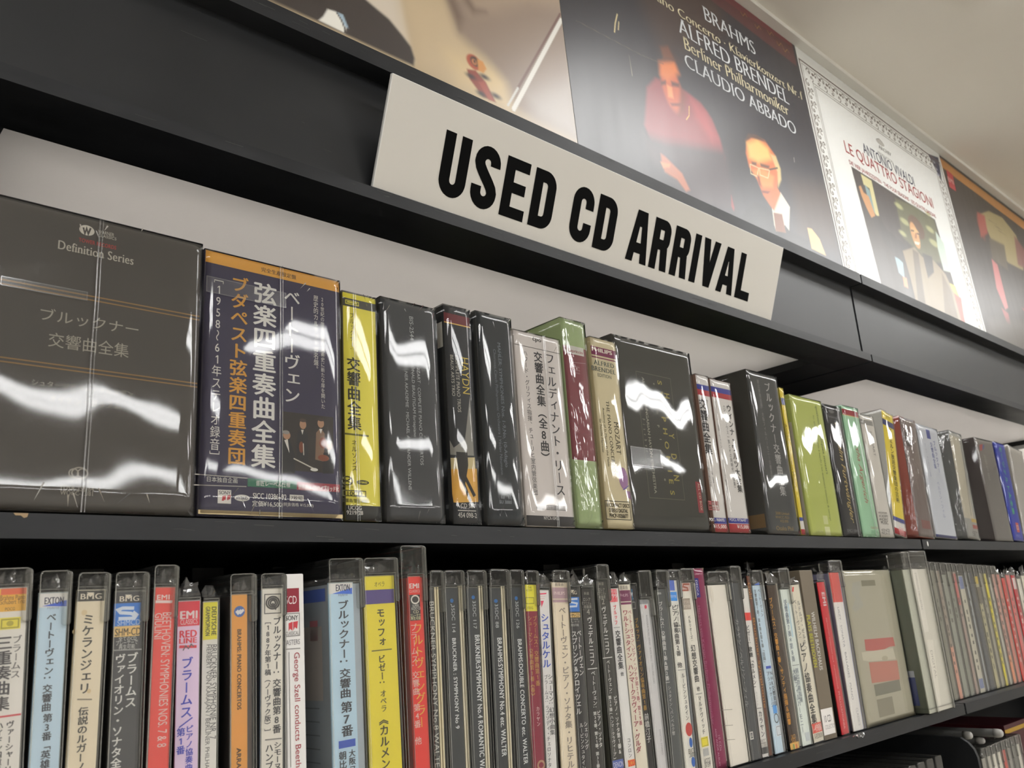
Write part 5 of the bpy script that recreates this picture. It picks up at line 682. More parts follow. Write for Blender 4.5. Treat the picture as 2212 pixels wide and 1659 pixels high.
('r20','straw coloured spined clear case,twenty-first right of the two tall clear cases',3.2521,0.006,0.0,0.0327,0.3135,'#c4bca0','jewel',None,'#6f6d64',None,2,None,-0.019,0.019,[('R','#c8b83a',-0.0131,0.3072,0.0131,0.2822),('R','#56544c',-0.0043,0.2471,0.0054,0.2337),('R','#56544c',-0.0045,0.2211,0.0061,0.208),('R','#56544c',-0.006,0.2011,0.0037,0.187)])]
ART = {1: [('base','#b3a082'),
('poly','#cabfb0',0.012,[[0.7268,1.1051],[0.8245,1.1564],[0.8352,1.0884],[0.8487,1.0163],[0.8364,1.0076],[0.7433,1.0625]]),
('poly','#bfab8c',0.05,[[0.8262,1.1574],[0.9405,1.2175],[0.9881,1.1209],[1.0624,1.0841],[1.0784,1.0136],[0.8532,1.0087]]),
('poly','#d0b98e',0.06,[[0.9387,1.0704],[1.0574,1.1103],[1.1009,1.0651],[1.0784,1.0136],[0.9596,1.0189]]),
('poly','#8f7d70',0.03,[[0.9366,1.2154],[1.3117,1.4127],[1.2958,1.011],[1.1441,1.0116],[1.1031,1.0166],[1.0854,1.0728],[1.0331,1.1065],[0.9629,1.1334]]),
('poly','#a4917f',0.04,[[0.9924,1.2448],[1.3117,1.4127],[1.2888,1.3593],[1.1757,1.3175],[1.0721,1.2415],[1.0043,1.2072]]),
('poly','#6f5d52',0.02,[[0.9399,1.21],[0.9595,1.2203],[0.9785,1.1799],[0.9678,1.1463]]),
('poly','#6f5d52',0.02,[[0.9835,1.2328],[0.9999,1.2414],[1.0175,1.2212],[1.0462,1.2284],[1.0081,1.2055]]),
('poly','#9d938c',0.05,[[1.1431,1.0685],[1.2916,1.1611],[1.2958,1.011],[1.1621,1.0187]]),
('poly','#3a3332',0.006,[[0.4012,1.0041],[0.7331,1.1084],[0.7576,1.0986],[0.7953,1.0852],[0.8235,1.0631],[0.8424,1.0459],[0.8492,1.023],[0.8456,1.0053],[0.7406,1.0046],[0.5705,1.0053]]),
('poly','#302827',0.05,[[0.4012,1.0041],[0.6835,1.076],[0.6768,1.0539],[0.5705,1.0053]]),
('poly','#e4e2da',0.003,[[0.6648,1.041],[0.6817,1.0441],[0.6937,1.0346],[0.7021,1.0218],[0.698,1.0075],[0.6467,1.0088],[0.6556,1.0211]]),
('poly','#9db4c4',0.003,[[0.6829,1.044],[0.6956,1.0449],[0.7057,1.022],[0.6997,1.0203],[0.6936,1.0315]]),
('line','#3a3434',0.002,[[0.6829,1.0431],[0.6924,1.0309],[0.6989,1.0156],[0.6981,1.0085]],0.003),
('ell','#a5482c',0.004,[[0.9797,1.1002],[1.0189,1.0651]]),
('ell','#3a2a22',0.004,[[0.9896,1.0971],[1.016,1.0743]]),
('ell','#c07a4a',0.003,[[0.9935,1.0902],[1.0067,1.0771]]),
('ell','#2e2420',0.003,[[0.9983,1.0889],[1.004,1.0811]]),
('poly','#c98a45',0.004,[[1.0086,1.0953],[1.0241,1.0953],[1.0324,1.0815],[1.023,1.0669],[1.0096,1.0679]]),
('poly','#8a3a2c',0.004,[[0.9782,1.0575],[1.0016,1.0644],[1.0268,1.0477],[1.0499,1.009],[1.0149,1.0084],[0.9836,1.036]]),
('ell','#352a2c',0.006,[[0.9752,1.05],[0.9997,1.0388]]),
('ell','#352a2c',0.006,[[1.0123,1.0646],[1.0376,1.0534]]),
('ell','#352a2c',0.006,[[0.9993,1.0196],[1.0241,1.0081]]),
('ell','#352a2c',0.006,[[1.039,1.0311],[1.0646,1.0195]]),
('poly','#a04a3a',0.004,[[1.0066,1.0391],[1.0229,1.0478],[1.0442,1.0101],[1.0303,1.0079]]),
('line','#dad8d2',0.002,[[1.2864,1.3274],[1.0986,1.013]],0.0105),
('line','#6a4a44',0.002,[[1.2854,1.3433],[1.1184,1.0725]],0.006),
('line','#c9c8c4',0.002,[[1.1184,1.0725],[1.0835,1.0164]],0.005)],2: [('base','#22202a'),
('poly','#3a2a26',0.12,[[1.6003,1.5958],[2.0131,1.8176],[2.0529,1.6666],[1.6863,1.3905]]),
('poly','#3a2a22',0.1,[[2.2583,1.2285],[2.5798,1.3046],[2.4759,1.051],[2.2456,1.0421]]),
('poly','#54292c',0.006,[[1.884,1.7427],[2.0691,1.8418],[2.4804,1.8321],[2.4801,1.7316],[1.9942,1.7474]]),
('poly','#6a2a30',0.004,[[2.0113,1.8108],[2.0889,1.8524],[2.4783,1.8406],[2.4735,1.8067],[2.0461,1.7888]]),
('line','#a8823e',0.002,[[2.1617,1.7926],[2.1715,1.7816],[2.1873,1.799],[2.1962,1.7904]],0.0022),
('line','#a8823e',0.002,[[2.2389,1.7835],[2.249,1.7722],[2.2655,1.7899],[2.2747,1.7811]],0.0022),
('line','#a8823e',0.002,[[2.3172,1.7975],[2.3276,1.786],[2.345,1.8042],[2.3544,1.7952]],0.0022),
('line','#a8823e',0.002,[[2.3682,1.7791],[2.3788,1.7674],[2.3966,1.7857],[2.4062,1.7766]],0.0022),
('line','#a8823e',0.002,[[2.4045,1.7714],[2.4152,1.7597],[2.4334,1.7781],[2.4431,1.7689]],0.0022),
('poly','#8a3038',0.02,[[1.586,1.271],[1.6309,1.3182],[1.6716,1.3262],[1.7676,1.333],[1.8288,1.3237],[1.8709,1.2908],[1.894,1.2402],[1.9031,1.1799],[1.8664,1.1145],[1.6846,1.0497],[1.5761,1.0701],[1.5507,1.1485]]),
('poly','#3a2c34',0.05,[[1.5392,1.1221],[1.6273,1.1326],[1.9149,1.2085],[1.9049,1.0183],[1.688,0.9845],[1.55,1.0609]]),
('poly','#a33b40',0.05,[[1.7842,1.3153],[1.8443,1.3002],[1.8776,1.2342],[1.8503,1.2144],[1.7911,1.2597]]),
('ell','#c05a34',0.02,[[1.6558,1.3865],[1.7426,1.2456]]),
('poly','#d8783c',0.03,[[1.6606,1.379],[1.7327,1.4163],[1.7452,1.3823],[1.6862,1.3324],[1.6547,1.338]]),
('ell','#3a2220',0.02,[[1.6763,1.4398],[1.7609,1.4191]]),
('poly','#6a3a20',0.02,[[1.6765,1.435],[1.7146,1.4553],[1.734,1.4219],[1.6814,1.3981]]),
('poly','#5a2820',0.012,[[1.6514,1.3175],[1.6758,1.3304],[1.675,1.3181],[1.6513,1.3056]]),
('poly','#5a2820',0.012,[[1.701,1.3388],[1.7404,1.3484],[1.7349,1.3338],[1.7009,1.3243]]),
('poly','#e08a50',0.012,[[1.6779,1.3193],[1.6997,1.319],[1.6983,1.285],[1.6755,1.2803]]),
('poly','#7a2e28',0.01,[[1.68,1.2633],[1.7355,1.2858],[1.7254,1.2722],[1.6851,1.2569]]),
('poly','#7a3226',0.03,[[1.7409,1.3364],[1.7624,1.3259],[1.7428,1.26],[1.7104,1.2377]]),
('line','#d0a24a',0.003,[[1.7671,1.2889],[1.7591,1.2569],[1.743,1.2386]],0.003),
('poly','#b0603a',0.012,[[1.601,1.0854],[1.6163,1.0841],[1.6507,1.0695],[1.6799,1.0571],[1.7028,1.0178],[1.6839,1.0074],[1.6543,1.0309],[1.6054,1.0366],[1.5974,1.0556]]),
('poly','#c87a44',0.008,[[1.5936,1.0609],[1.6346,1.0684],[1.6287,1.0567],[1.6014,1.0461]]),
('poly','#8a2c30',0.01,[[1.8996,1.0637],[1.9038,1.0273],[1.8968,1.0159],[1.8892,1.0276]]),
('line','#d8c896',0.003,[[1.5071,1.4535],[1.4928,1.419],[1.4848,1.3894]],0.004),
('line','#d8c896',0.003,[[1.5089,1.4316],[1.502,1.4047]],0.003),
('line','#5a5044',0.002,[[1.3393,1.3522],[1.5815,1.367],[1.6777,1.3818]],0.0015),
('line','#8a8070',0.002,[[1.5302,1.3412],[1.5315,1.282]],0.0014),
('line','#c8c4bc',0.002,[[2.3152,1.3248],[2.3138,1.3078]],0.002),
('poly','#141318',0.02,[[2.0152,1.0802],[2.0884,1.0826],[2.1911,1.0372],[2.2974,1.0356],[2.2435,0.8912],[1.83,0.8837],[1.9217,0.9999]]),
('poly','#d0c9b8',0.004,[[2.1206,1.0923],[2.1824,1.1621],[2.222,1.1252],[2.1873,1.0387],[2.1702,1.0515],[2.1197,1.0273]]),
('poly','#d0c9b8',0.004,[[2.1113,1.0895],[2.1215,1.0825],[2.1087,1.0144],[2.105,1.0331]]),
('poly','#7a4424',0.006,[[2.115,1.0756],[2.1647,1.0852],[2.1654,1.0251],[2.1069,1.0139]]),
('poly','#c86a34',0.012,[[2.0396,1.2838],[2.0896,1.3189],[2.1502,1.3243],[2.1989,1.2885],[2.1985,1.2353],[2.1689,1.1734],[2.1804,1.1564],[2.1215,1.0825],[2.1012,1.0964],[2.0755,1.1185],[2.057,1.1627],[2.0262,1.1926],[2.0221,1.2366]]),
('poly','#e8b868',0.03,[[2.0397,1.2761],[2.1043,1.3127],[2.1598,1.3012],[2.1655,1.2662],[2.0859,1.2282],[2.0366,1.2265]]),
('poly','#d88a48',0.02,[[2.0406,1.1874],[2.1064,1.2147],[2.1633,1.2078],[2.1403,1.1642],[2.0845,1.1464]]),
('poly','#4a2c1c',0.01,[[2.0297,1.2776],[2.0567,1.3134],[2.109,1.3277],[2.1579,1.3218],[2.1128,1.3132],[2.0688,1.3049]]),
('poly','#c8b078',0.012,[[2.1675,1.2854],[2.1989,1.2885],[2.2125,1.2505],[2.2032,1.2105],[2.1737,1.1749],[2.1887,1.232]]),
('poly','#5a3018',0.01,[[2.0457,1.2169],[2.0721,1.2235],[2.0689,1.2132],[2.0449,1.2065]]),
('poly','#5a3018',0.01,[[2.0942,1.2285],[2.1477,1.238],[2.1394,1.2259],[2.095,1.218]]),
('line','#d8c090',0.003,[[2.0341,1.2054],[2.0282,1.1732],[2.0606,1.1739],[2.0795,1.2082],[2.0341,1.2054]],0.0032),
('line','#d8c090',0.003,[[2.0841,1.2097],[2.0806,1.1856],[2.1233,1.1895],[2.1423,1.2216],[2.0841,1.2097]],0.0032),
('line','#3a2418',0.004,[[2.1432,1.2245],[2.1937,1.2468]],0.005),
('poly','#7a3420',0.008,[[2.0703,1.1329],[2.1215,1.1455],[2.1048,1.1327],[2.0736,1.1254]]),
('poly','#8a3c20',0.012,[[2.0623,1.1795],[2.0742,1.1784],[2.0744,1.1457],[2.0608,1.1488]]),
('poly','#e0b878',0.006,[[2.3069,1.0808],[2.3344,1.0848],[2.3725,1.061],[2.391,1.0107],[2.3071,1.0124]])],3: [('base','#dddedb'),
('poly','#332a25',0.003,[[2.7353,1.4382],[3.4376,1.4336],[3.4852,0.9343],[2.7598,0.9572]]),
('poly','#c9c08a',0.006,[[2.8038,1.4304],[2.8854,1.4299],[2.8801,1.2883],[2.8453,1.2782],[2.851,1.3875],[2.8073,1.389]]),
('poly','#7f9a9c',0.006,[[2.8159,1.3918],[2.8468,1.3784],[2.8494,1.287],[2.8143,1.307]]),
('poly','#3a3230',0.01,[[2.8896,1.4392],[3.1063,1.4276],[3.0359,1.2235],[2.9125,1.2287],[2.8843,1.2972]]),
('poly','#5a5a3c',0.02,[[3.0673,1.4156],[3.2482,1.4377],[3.4263,1.4303],[3.433,1.2442],[3.2618,1.2018],[3.0497,1.2507]]),
('ell','#a8a878',0.012,[[3.0549,1.3972],[3.1193,1.3809]]),
('ell','#a8a878',0.012,[[3.0704,1.3398],[3.1437,1.3205]]),
('ell','#a8a878',0.012,[[3.3182,1.3755],[3.3893,1.358]]),
('ell','#a8a878',0.012,[[3.3164,1.3196],[3.4001,1.2982]]),
('ell','#a8a878',0.012,[[3.0306,1.2769],[3.0878,1.261]]),
('ell','#a8a878',0.012,[[3.3522,1.4475],[3.4014,1.4361]]),
('poly','#b8c8bc',0.008,[[3.4095,1.3738],[3.4689,1.3384],[3.4598,1.2086],[3.3883,1.1999],[3.3847,1.2908]]),
('poly','#d8c45a',0.008,[[3.3981,1.1526],[3.475,1.1535],[3.4901,1.0986],[3.4184,1.0915]]),
('poly','#8fb0bc',0.008,[[2.9322,1.1429],[2.9953,1.1436],[2.9739,1.0705],[2.9335,1.0833]]),
('poly','#d88a5a',0.008,[[2.9603,1.0748],[2.9919,1.0746],[2.9844,1.0355],[2.9531,1.0359]]),
('poly','#c04a3a',0.02,[[3.4354,1.1199],[3.5073,1.1106],[3.4761,0.9973],[3.4217,1.003]]),
('poly','#2e2826',0.006,[[2.7983,1.272],[2.8494,1.287],[2.9211,1.2463],[3.0359,1.2235],[3.1122,1.212],[3.0605,1.1136],[2.9636,1.1433],[2.861,1.1845]]),
('poly','#8a7a60',0.01,[[3.0177,1.1877],[3.1414,1.2355],[3.1959,1.2095],[3.3087,1.2216],[3.3988,1.1858],[3.4354,1.1199],[3.4418,0.9426],[3.0254,0.9551],[3.0283,1.0831]]),
('poly','#5a4c3a',0.012,[[3.117,1.2212],[3.166,1.2179],[3.1086,0.9871],[3.0433,0.9885]]),
('poly','#302824',0.01,[[3.206,1.2282],[3.2984,1.2355],[3.2769,1.1651],[3.2006,1.1232]]),
('poly','#6a5a44',0.015,[[3.3611,1.1851],[3.4135,1.115],[3.4098,0.9527],[3.2647,0.9568]]),
('poly','#c08850',0.005,[[2.7611,1.3665],[2.7799,1.3763],[2.7913,1.3532],[2.8259,1.3487],[2.8453,1.2782],[2.8072,1.2595],[2.785,1.2906],[2.7667,1.3303]]),
('ell','#5a3c22',0.01,[[3.1435,1.3856],[3.2834,1.2892]]),
('ell','#c8935c',0.008,[[3.1411,1.3482],[3.2151,1.2386]]),
('ell','#d8a870',0.01,[[3.1561,1.328],[3.2225,1.2975]]),
('poly','#4a3020',0.005,[[3.1501,1.3102],[3.18,1.3152],[3.176,1.3076],[3.1462,1.3026]]),
('poly','#4a3020',0.005,[[3.2022,1.3116],[3.2349,1.314],[3.2307,1.3063],[3.1982,1.3039]]),
('poly','#e8d8c8',0.005,[[3.1561,1.2634],[3.2082,1.2708],[3.19,1.2563],[3.1571,1.2524]]),
('poly','#9a643c',0.006,[[3.1861,1.3071],[3.2002,1.3078],[3.186,1.2811],[3.168,1.2795]]),
('poly','#2c3350',0.003,[[3.5583,1.7776],[3.6803,1.8015],[3.6459,1.6705]]),
('ell','#a8acc0',0.003,[[3.5959,1.7597],[3.6226,1.7501]]),
('ell','#a8acc0',0.003,[[3.6027,1.7292],[3.6294,1.7194]]),
('ell','#a8acc0',0.003,[[3.6078,1.7028],[3.6345,1.693]])],4: [('base','#2a211f'),
('poly','#b07838',0.004,[[3.6392,1.8081],[5.5344,1.8003],[5.4772,1.7372],[3.7031,1.7585],[3.6958,1.5355],[3.6515,1.5134]]),
('poly','#a4222c',0.003,[[3.7424,1.7651],[3.8127,1.7615],[3.7993,1.6751],[3.7264,1.6739]]),
('poly','#8a7c52',0.012,[[4.063,1.6433],[4.1956,1.6975],[4.387,1.7174],[4.536,1.6642],[4.55,1.5726],[4.4892,1.4639],[4.2742,1.452],[4.1168,1.5105]]),
('poly','#4a4030',0.02,[[4.0826,1.5307],[4.2912,1.5466],[4.2394,1.404],[4.0522,1.4163]]),
('line','#5a5038',0.003,[[4.1571,1.6407],[4.2587,1.6444]],0.003),
('line','#5a5038',0.003,[[4.2232,1.6293],[4.3269,1.6328]],0.003),
('line','#5a5038',0.003,[[4.2635,1.6152],[4.3686,1.6185]],0.003),
('ell','#6a2e26',0.02,[[3.9767,1.618],[4.0376,1.4991]]),
('poly','#8a3a30',0.02,[[4.013,1.6385],[4.1138,1.6482],[4.0842,1.5507],[3.9683,1.4997]]),
('poly','#a85a5a',0.01,[[4.0379,1.4127],[4.1003,1.3994],[4.0826,1.1875],[4.0325,1.168],[3.9918,1.2608]]),
('poly','#6a3a34',0.02,[[4.5017,1.6549],[4.6084,1.6089],[4.6232,1.4855],[4.4248,1.479]]),
('poly','#8a3a3a',0.012,[[3.9848,1.1674],[4.059,1.155],[4.0506,1.0938],[4.0067,1.0991]]),
('poly','#8a3a3a',0.012,[[4.2897,1.2301],[4.3655,1.2262],[4.3388,1.1917]]),
('poly','#4a4440',0.06,[[3.7715,1.0713],[4.7092,1.2338],[4.712,0.8929],[3.6047,0.825]])]}
PTEXT = {2: [('H', '#cfd3d6', 'BRAHMS', 9, 1.9298, 1.6974, 2.204, 1.6491), ('H', '#d8cfae', 'Piano Concerto · Klavierkonzert Nr.1', 9, 1.658, 1.6227, 2.4673, 1.5935), ('H', '#cfd3d6', 'ALFRED BRENDEL', 9, 1.7829, 1.5838, 2.3624, 1.5331), ('H', '#d8cfae', 'Berliner Philharmoniker', 9, 1.7931, 1.5228, 2.3452, 1.484), ('H', '#cfd3d6', 'CLAUDIO ABBADO', 9, 1.785, 1.4662, 2.3691, 1.4228)], 3: [('H', '#2b3050', 'ANTONIO VIVALDI', 0, 2.877, 1.5853, 3.3075, 1.5398), ('H', '#a02c30', 'LE QUATTRO STAGIONI', 0, 2.7202, 1.5358, 3.4574, 1.4787), ('H', '#a02c30', 'DIE VIER JAHRESZEITEN · THE FOUR SEASONS · LES QUATRE SAISONS', 0, 2.7265, 1.4605, 3.4535, 1.4381), ('H', '#8a8884', 'ARCHIV', 4, 3.0283, 1.6271, 3.137, 1.6176), ('H', '#9a9894', 'PRODUKTION', 0, 3.0086, 1.585, 3.1355, 1.5941)], 4: [('H', '#d8a8a0', 'EMI', 2, 3.73, 1.7226, 3.794, 1.709)]}

poster(1, .088, 1.288, 'poster of a dark-suited figure, tan background and a violin scroll with bow', 420, 310)
poster(2, 1.290, 2.494, 'dark poster of a red pullover man and a bespectacled man under white serif lettering', 480, 352)
poster(3, 2.497, 3.698, 'white poster with ornate grey border, red title and photo of a waving person', 380, 280, ornament)
poster(4, 3.700, 4.905, 'dark brown poster with an orange top edge and red corner label', 240, 176)

# ---------------------------------------------------------------- box sets on the upper shelf
def film(mb, w, h, d, level, seam, seed, y0=-.0028, front=True):
    """stretched film: gently wavy front, sides pulled back along the box, welded seam"""
    rd = random.Random(seed); nx = max(4, int(w / .012)); nz = 26
    amp = {1: .0005, 2: .00075, 3: .0012}[level] * (.75 if w > .18 else 1); o = .0008
    off = Vector((seed * 3.7, 1.3, seed * 1.1)); m = FILM[level]
    n = len(mb.v); mi = mb.mi(m)
    for j in range(nz + 1):
        for i in range(nx + 1):
            x = -w / 2 - o + (w + 2 * o) * i / nx; z = .0003 + (h + o) * j / nz
            e = min(i, nx - i, j, nz - j); k = 0 if e == 0 else 1
            dy = noise.noise(off + Vector((x * 9, 0, z * 6))) * amp * 1.6 + noise.noise(off + Vector((x * 24, 5, z * 11))) * amp * .7
            mb.v.append((x, y0 + dy * k + (.0022 if e == 0 else 0), z))
    st = nx + 1
    for j in range(nz):
        for i in range(nx):
            mb.f.append((n + j * st + i, n + j * st + i + 1, n + (j + 1) * st + i + 1, n + (j + 1) * st + i)); mb.m.append(mi); mb.sm.append(True)
    # skirt
    loop = [n + i for i in range(nx + 1)] + [n + j * st + nx for j in range(1, nz + 1)] + [n + nz * st + i for i in range(nx - 1, -1, -1)] + [n + j * st for j in range(nz - 1, 0, -1)]
    b = len(mb.v)
    for q in loop: p = mb.v[q]; mb.v.append((p[0], d * .55, p[2]))
    K = len(loop)
    for i in range(K):
        j = (i + 1) % K
        mb.f.append((loop[i], b + i, b + j, loop[j])); mb.m.append(mi); mb.sm.append(True)
    if seam is not None:
        y = y0 - amp * 1.5
        for s, ww in ((0, .0010), (.0035, .0007)):
            N = 18; c0 = len(mb.v)
            for i in range(N + 1):
                z = h * i / N; wob = noise.noise(off + Vector((3, 0, z * 14))) * .0009
                mb.v += [(seam + s - ww + wob, y, z), (seam + s + wob, y - .0012, z), (seam + s + ww + wob, y, z)]
            for i in range(N):
                for t in (0, 1):
                    mb.f.append((c0 + 3 * i + t, c0 + 3 * i + t + 1, c0 + 3 * i + 4 + t, c0 + 3 * i + 3 + t)); mb.m.append(mb.mi(SEAM)); mb.sm.append(True)
    # gathered corners and folded tucks
    for q in range(5 + 3 * level):
        x = rd.uniform(-w / 2, w / 2); z = rd.choice((rd.uniform(0, .02), rd.uniform(h - .03, h)))
        l = rd.uniform(.006, .022); a = rd.uniform(.6, 2.4)
        mb.poly([(x, y0 - .0016, z), (max(-w / 2, min(w / 2, x + l * math.cos(a))), y0 - .003, min(h, z + l * math.sin(a))), (max(-w / 2, min(w / 2, x + l * math.cos(a) + .0022)), y0 - .0016, min(h, z + l * math.sin(a)))], m, True)
TAPES = {'bruck': [(-0.093, 0.2523, -0.0057, 0.2424)], 'beeth': [(-0.0981, 0.3052, 0.0123, 0.2843)], 'haydnsym': [(-0.1063, 0.1553, -0.0156, 0.1206)]}
def box_set(n, label, xc, y, lean, w, h, d, front, side, level, seam, stag, items):
    r = thing('box_set', label, 'CD box set', xc, y, .1445 + abs(math.sin(lean)) * (w / 2 + .001), lean, 'box sets on the upper shelf')
    mb = MB()
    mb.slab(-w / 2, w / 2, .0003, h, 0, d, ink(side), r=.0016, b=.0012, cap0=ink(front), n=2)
    if stag:
        c, a, b = stag
        mb.poly([(-w / 2 - .0004, .30, a * h), (-w / 2 - .0004, .004, a * h), (-w / 2 - .0004, .004, b * h), (-w / 2 - .0004, .30, b * h)], ink(c))
    prints(mb, items, 0, w, clip=w / 2 - .0004, hh=h)
    mb.build('box', r)
    mb = MB(); film(mb, w, h, d, level, seam, sum(map(ord, n)) % 97)
    for x0, z0, x1, z1 in TAPES.get(n, []):
        mb.rect(x0, z0, x1, z1, -.0046, TAPE); mb.stroke([(x0, z0), (x1, z0), (x1, z1), (x0, z1)], .0009, -.0048, SEAM, True)
    mb.build('shrink_wrap', r)
for b in BOXES: box_set(*b)

# ---------------------------------------------------------------- discs on the lower shelf
def crinkle(mb, x0, x1, z, y, seed, n=6, up=1, hh=.022):
    """loose bag end: a gathered fan of folded film"""
    rd = random.Random(seed); P = []
    for i in range(n * 2 + 1):
        t = i / (n * 2); P.append((x0 + (x1 - x0) * t, y + rd.uniform(-.004, .010), z + up * (rd.uniform(.25, 1) * hh * math.sin(math.pi * (.12 + .76 * t)))))
    Q = [(x0 + (x1 - x0) * i / (n * 2), y + rd.uniform(0, .003), z) for i in range(n * 2 + 1)]
    for i in range(n * 2):
        q = [Q[i], Q[i + 1], P[i + 1], P[i]]
        mb.poly(q if up > 0 else q[::-1], GATHER, False)
        if up > 0: mb.poly([(p[0], p[1] + .05, p[2] - up * .004) for p in (Q[i], Q[i + 1], P[i + 1], P[i])], GATHER, False)
def cd_case(n, label, xc, y, lean, w, h, col, kind, sl, tray, strip, bag, left, oL, oR, items):
    global INK
    INK_ = INK; INK = INK if kind in ('box', 'fat') else INK_CD
    try: return _cd_case(n, label, xc, y, lean, w, h, col, kind, sl, tray, strip, bag, left, oL, oR, items)
    finally: INK = INK_
def _cd_case(n, label, xc, y, lean, w, h, col, kind, sl, tray, strip, bag, left, oL, oR, items):
    seed = sum(map(ord, n)) * 7 % 101
    card_kind = kind in ('box', 'fat')
    nm, cat = ('disc_box', 'CD box') if card_kind else ('disc_case', 'CD case')
    r = thing(nm, label, cat, xc, y, -.2795 + abs(math.sin(lean)) * max(abs(oL), oR), lean, 'cases and boxes on the lower shelf')
    D = .385
    if card_kind:
        mb = MB(); mb.slab(-w / 2, w / 2, .0004, h, 0, D, ink(tray if kind == 'fat' else col), r=.0015, b=.0012, cap0=ink(col), n=2)
        prints(mb, items, 0, w, clip=w / 2 - .0004, hh=h); mb.build('box', r)
        if kind == 'fat' or n == 'c34':
            mb = MB(); film(mb, w, h, D, 2 if kind == 'fat' else 1, None, seed); mb.build('shrink_wrap', r)
        return
    ext = .0022
    jl = max(-w / 2 - ext, oL + .0012); jr = oR - .0014 if sl else min(oR - .0012, w / 2 + (.006 if strip else ext))
    jl = min(jl, -w / 2 - .0002); jr = max(jr, w / 2 + .0002)
    # printed spine card
    mb = MB(); mb.box(-w / 2, w / 2, .0012, .0030, .002, h, ink(col)); prints(mb, items, .0012, w, clip=w / 2 - .0002, hh=h); mb.build('spine_card', r)
    # disc tray and paper behind it
    tl = jl + .0012; tr_ = jr - .0012
    mb = MB(); mb.box(tl, tr_, .0036, D - .004, .003, h - .002, ink(tray), left=ink(left or tray))
    if left and n == 'c47':
        mb.poly([(tl - .0005, .10, .02), (tl - .0005, .02, .02), (tl - .0005, .02, .085), (tl - .0005, .10, .085)], ink('#4a558c')); mb.poly([(tl - .0006, .10, .085), (tl - .0006, .02, .085), (tl - .0006, .02, .10), (tl - .0006, .10, .10)], ink('#b8bcc4'))
    if n == 'c12':
        def lf(y0, y1, z0, z1, c): mb.poly([(tl - .0004, y1, z0), (tl - .0004, y0, z0), (tl - .0004, y0, z1), (tl - .0004, y1, z1)], ink(c))
        lf(.01, .30, h - .022, h - .006, '#3a5aa8'); lf(.02, .30, .20, .29, '#a29c98')
        for q in range(9): lf(.03, .28, .19 - .016 * q, .1915 - .016 * q, '#6c7278')
        lf(.03, .05, h - .07, h - .045, '#b06a72')
    if strip:
        for i in range(strip[1]): xx = w / 2 + .0012 + .0046 * i; mb.box(xx, xx + .0026, .0008, .0034, .004, h + .002, ink(strip[0]))
    mb.build('disc_tray', r)
    mb = MB(); mb.slab(jl, jr, .0004, h + .004, -.0004, D, CASE, r=.0022, b=.0012, n=2)
    mb.box(jl + .0006, jr - .0006, .0006, .0011, h - .001, h + .0008, RIM); mb.stroke([(jr - .0008, .002), (jr - .0008, h + .003), (jl + .0008, h + .003)], .0010, -.0006, PEDGE)
    mb.build('jewel_case', r)
    if sl:
        a, b, t = min(oL, jl - .0004), max(oR, jr + .0004), sl[2]
        mb = MB(); mb.slab(a, b, .0001, t, -.0042, D + .008, SLEEVE, r=.0048 if kind != 'tall' else .003, b=.0042, n=4, rb=.001)
        lw = min(.0075, (b - a) * .22); e = .0009
        rr = .0048 if kind != 'tall' else .003; rr = min(rr, (b - a) * .45)
        q = [(a + e, .002), (a + e, t - rr)] + [(a + e + (rr - e) * (1 - math.cos(i * .3927)), t - rr + (rr - e) * math.sin(i * .3927)) for i in range(1, 5)] + [(b - rr + (rr - e) * math.sin(i * .3927), t - rr + (rr - e) * math.cos(i * .3927)) for i in range(0, 5)] + [(b - e, .002)]
        mb.stroke(q, .0010, -.00445, PEDGE); mb.stroke([(jl + .001, .002), (jl + .001, h + .003)], .0011, -.0005, PEDGE)
        mb.slab(b - lw, b + .0009, h * .90 if kind != 'tall' else .0002, t - .0012, -.0056, .05, RIM, r=.0045, b=.0012, n=4)
        if kind == 'tall':
            for zz in (t - .014, .012): mb.box(a + .0004, b - .0004, -.0048, .30, zz, zz + .0018, RIM)
        mb.build('sleeve', r)
        mb = MB(); crinkle(mb, jl + .001, jr - .001, h + .0045, .002, seed, 4, 1, .014 + .006 * ((seed * 7) % 5) / 5); mb.build('bag_end', r)
    if bag:
        mb = MB()
        film_bag(mb, jl - .0003, jr + .0003, h + .005, D, seed)
        crinkle(mb, jl, jr, h + .005, -.001, seed, 3 if bag > 1 else 2, 1, .030 if bag > 1 else .018)
        if bag == 3: crinkle(mb, jl, jr + .012, .002, -.026, seed + 5, 5, -1, .010)
        mb.build('plastic_bag', r)
def film_bag(mb, x0, x1, h, D, seed):
    n = len(mb.v); nx, nz = 4, 22; off = Vector((seed * 2.1, 0, 0)); mi = mb.mi(BAG); st = nx + 1
    for j in range(nz + 1):
        for i in range(nx + 1):
            x = x0 + (x1 - x0) * i / nx; z = h * j / nz; e = i in (0, nx)
            mb.v.append((x, -.0022 + (.0012 if e else noise.noise(off + Vector((x * 60, 0, z * 22))) * .0009), z))
    for j in range(nz):
        for i in range(nx):
            mb.f.append((n + j * st + i, n + j * st + i + 1, n + (j + 1) * st + i + 1, n + (j + 1) * st + i)); mb.m.append(mi); mb.sm.append(True)
for c in CASES: cd_case(*c)

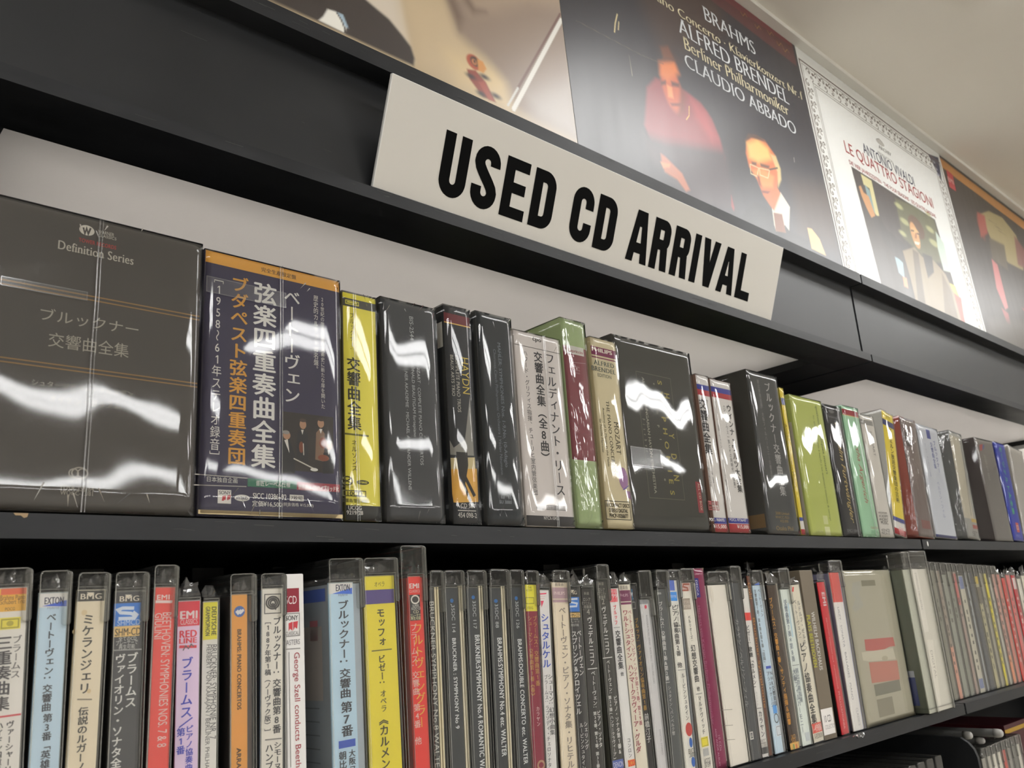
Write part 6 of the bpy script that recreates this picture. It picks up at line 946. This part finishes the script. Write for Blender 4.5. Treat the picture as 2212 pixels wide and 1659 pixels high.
# index tabs standing behind the row
for i, (x, z, lab) in enumerate(((.300, .1015, 'dim grey index tab showing behind the cream and black spines at the left'), (.435, .0985, 'dim grey index tab showing behind the white spine with yellow head'), (.535, .100, 'dim grey index tab showing behind the ringed emblem spine'), (1.005, .102, 'dim grey index tab showing behind the maroon spine'), (1.34, .1035, 'dim grey index tab showing behind the blue-patched white spine'), (1.58, .106, 'dim grey index tab showing behind the crackling film left of the brick red head'))):
    r = thing('index_tab', lab, 'index tab', x * 1.40, .40, -.2795, 0, 'grey index tabs behind the cases')
    mb = MB(); t = (z - .006) * 1.40 + .2795
    mb.slab(-.026, .026, .0, t, 0, .004, principled('grey tab', (.05, .05, .048), .5, .3), r=.004, b=.0006)
    mb.build('card', r)

# ---------------------------------------------------------------- glimpse of the shelf below
GREY = principled('grey plastic peg', (.12, .12, .115), .4, .5)
for x, y, z, rr, lab in ((2.600, -.050, -.372, .0105, 'uppermost grey plastic peg below the lower shelf'), (2.600, .000, -.393, .0085, 'lower grey plastic peg below the lower shelf'), (2.500, -.010, -.366, .0095, 'grey plastic peg half hidden behind the rounded divider')):
    r = thing('shelf_peg', lab, 'shelf peg', x, y, z, 0, 'grey pegs below the lower shelf')
    mb = MB(); rings = []
    for q, yy in ((.5, 0), (.85, .003), (1, .010), (1, .59)): rings.append([(rr * q * math.cos(-6.28319 * i / 16 * -1), yy, rr * q * math.sin(6.28319 * i / 16)) for i in range(16)])
    mb.rings(rings, GREY); mb.build('rod', r)
    mb = MB(); rings = []
    for q, yy in ((.55, -.0015), (.92, .002), (1.06, .010), (1.06, .020)): rings.append([(rr * q * math.cos(6.28319 * i / 16), yy, rr * q * math.sin(6.28319 * i / 16)) for i in range(16)])
    mb.rings(rings, principled('pale peg cap', (.34, .33, .31), .35, .5)); mb.build('end_cap', r)
LOWCOL = ['#8f8c84', '#a8a59b', '#c8c4ba', '#c9c4b8', '#b04a40', '#8a8780', '#6a6862', '#b5b2a8']
for i in range(8):
    x = 2.575 + .037 * i
    cd_case('low%d' % i, ('grey clear case', 'dull white clear case', 'pale spined case', 'cream spined case', 'brick red spined case', 'grey spined case', 'dark grey spined case', 'off-white spined case')[i] + ' at the bottom right corner, ' + ('first', 'second', 'third', 'fourth', 'fifth', 'sixth', 'seventh', 'last')[i] + ' right of the rounded divider', x, .0, 0, .024, .290, LOWCOL[i], 'jewel', (-.0165, .0165, .315), '#4a4a46', None, 0, None, -.0165, .0165, [])
for o in list(S.objects):
    if o.get('label', '').endswith('right of the rounded divider'): o.location.z = CZ + (-.7218) * U
for i in range(6):
    x = 2.05 + .05 * i
    r = thing('disc_case', ('first', 'second', 'third', 'fourth', 'fifth', 'sixth')[i] + ' dim clear case just under the lower shelf, left of the rounded divider', 'CD case', x, .0, -.7218, 0, 'cases on the bottom shelf left of the divider')
    mb = MB(); mb.slab(-.02, .02, 0, .335, 0, .38, SLEEVE, r=.006, b=.002); mb.build('sleeve', r)
    mb = MB(); mb.box(-.016, .016, .004, .37, .003, .30, ink('#8a877e')); mb.build('spine_card', r)
r = thing('disc_box', 'dark red and gold box glimpsed behind the grey pegs at the lower right', 'CD box', 3.42, .20, -.7218, 0)
mb = MB(); mb.box(-.11, .11, 0, .30, 0, .272, ink('#4a1c22')); mb.rect(-.11, .245, .11, .258, -.0006, ink('#b08a2a')); mb.build('box', r)

bpy.data.objects.remove(_fo); bpy.data.curves.remove(_fc)
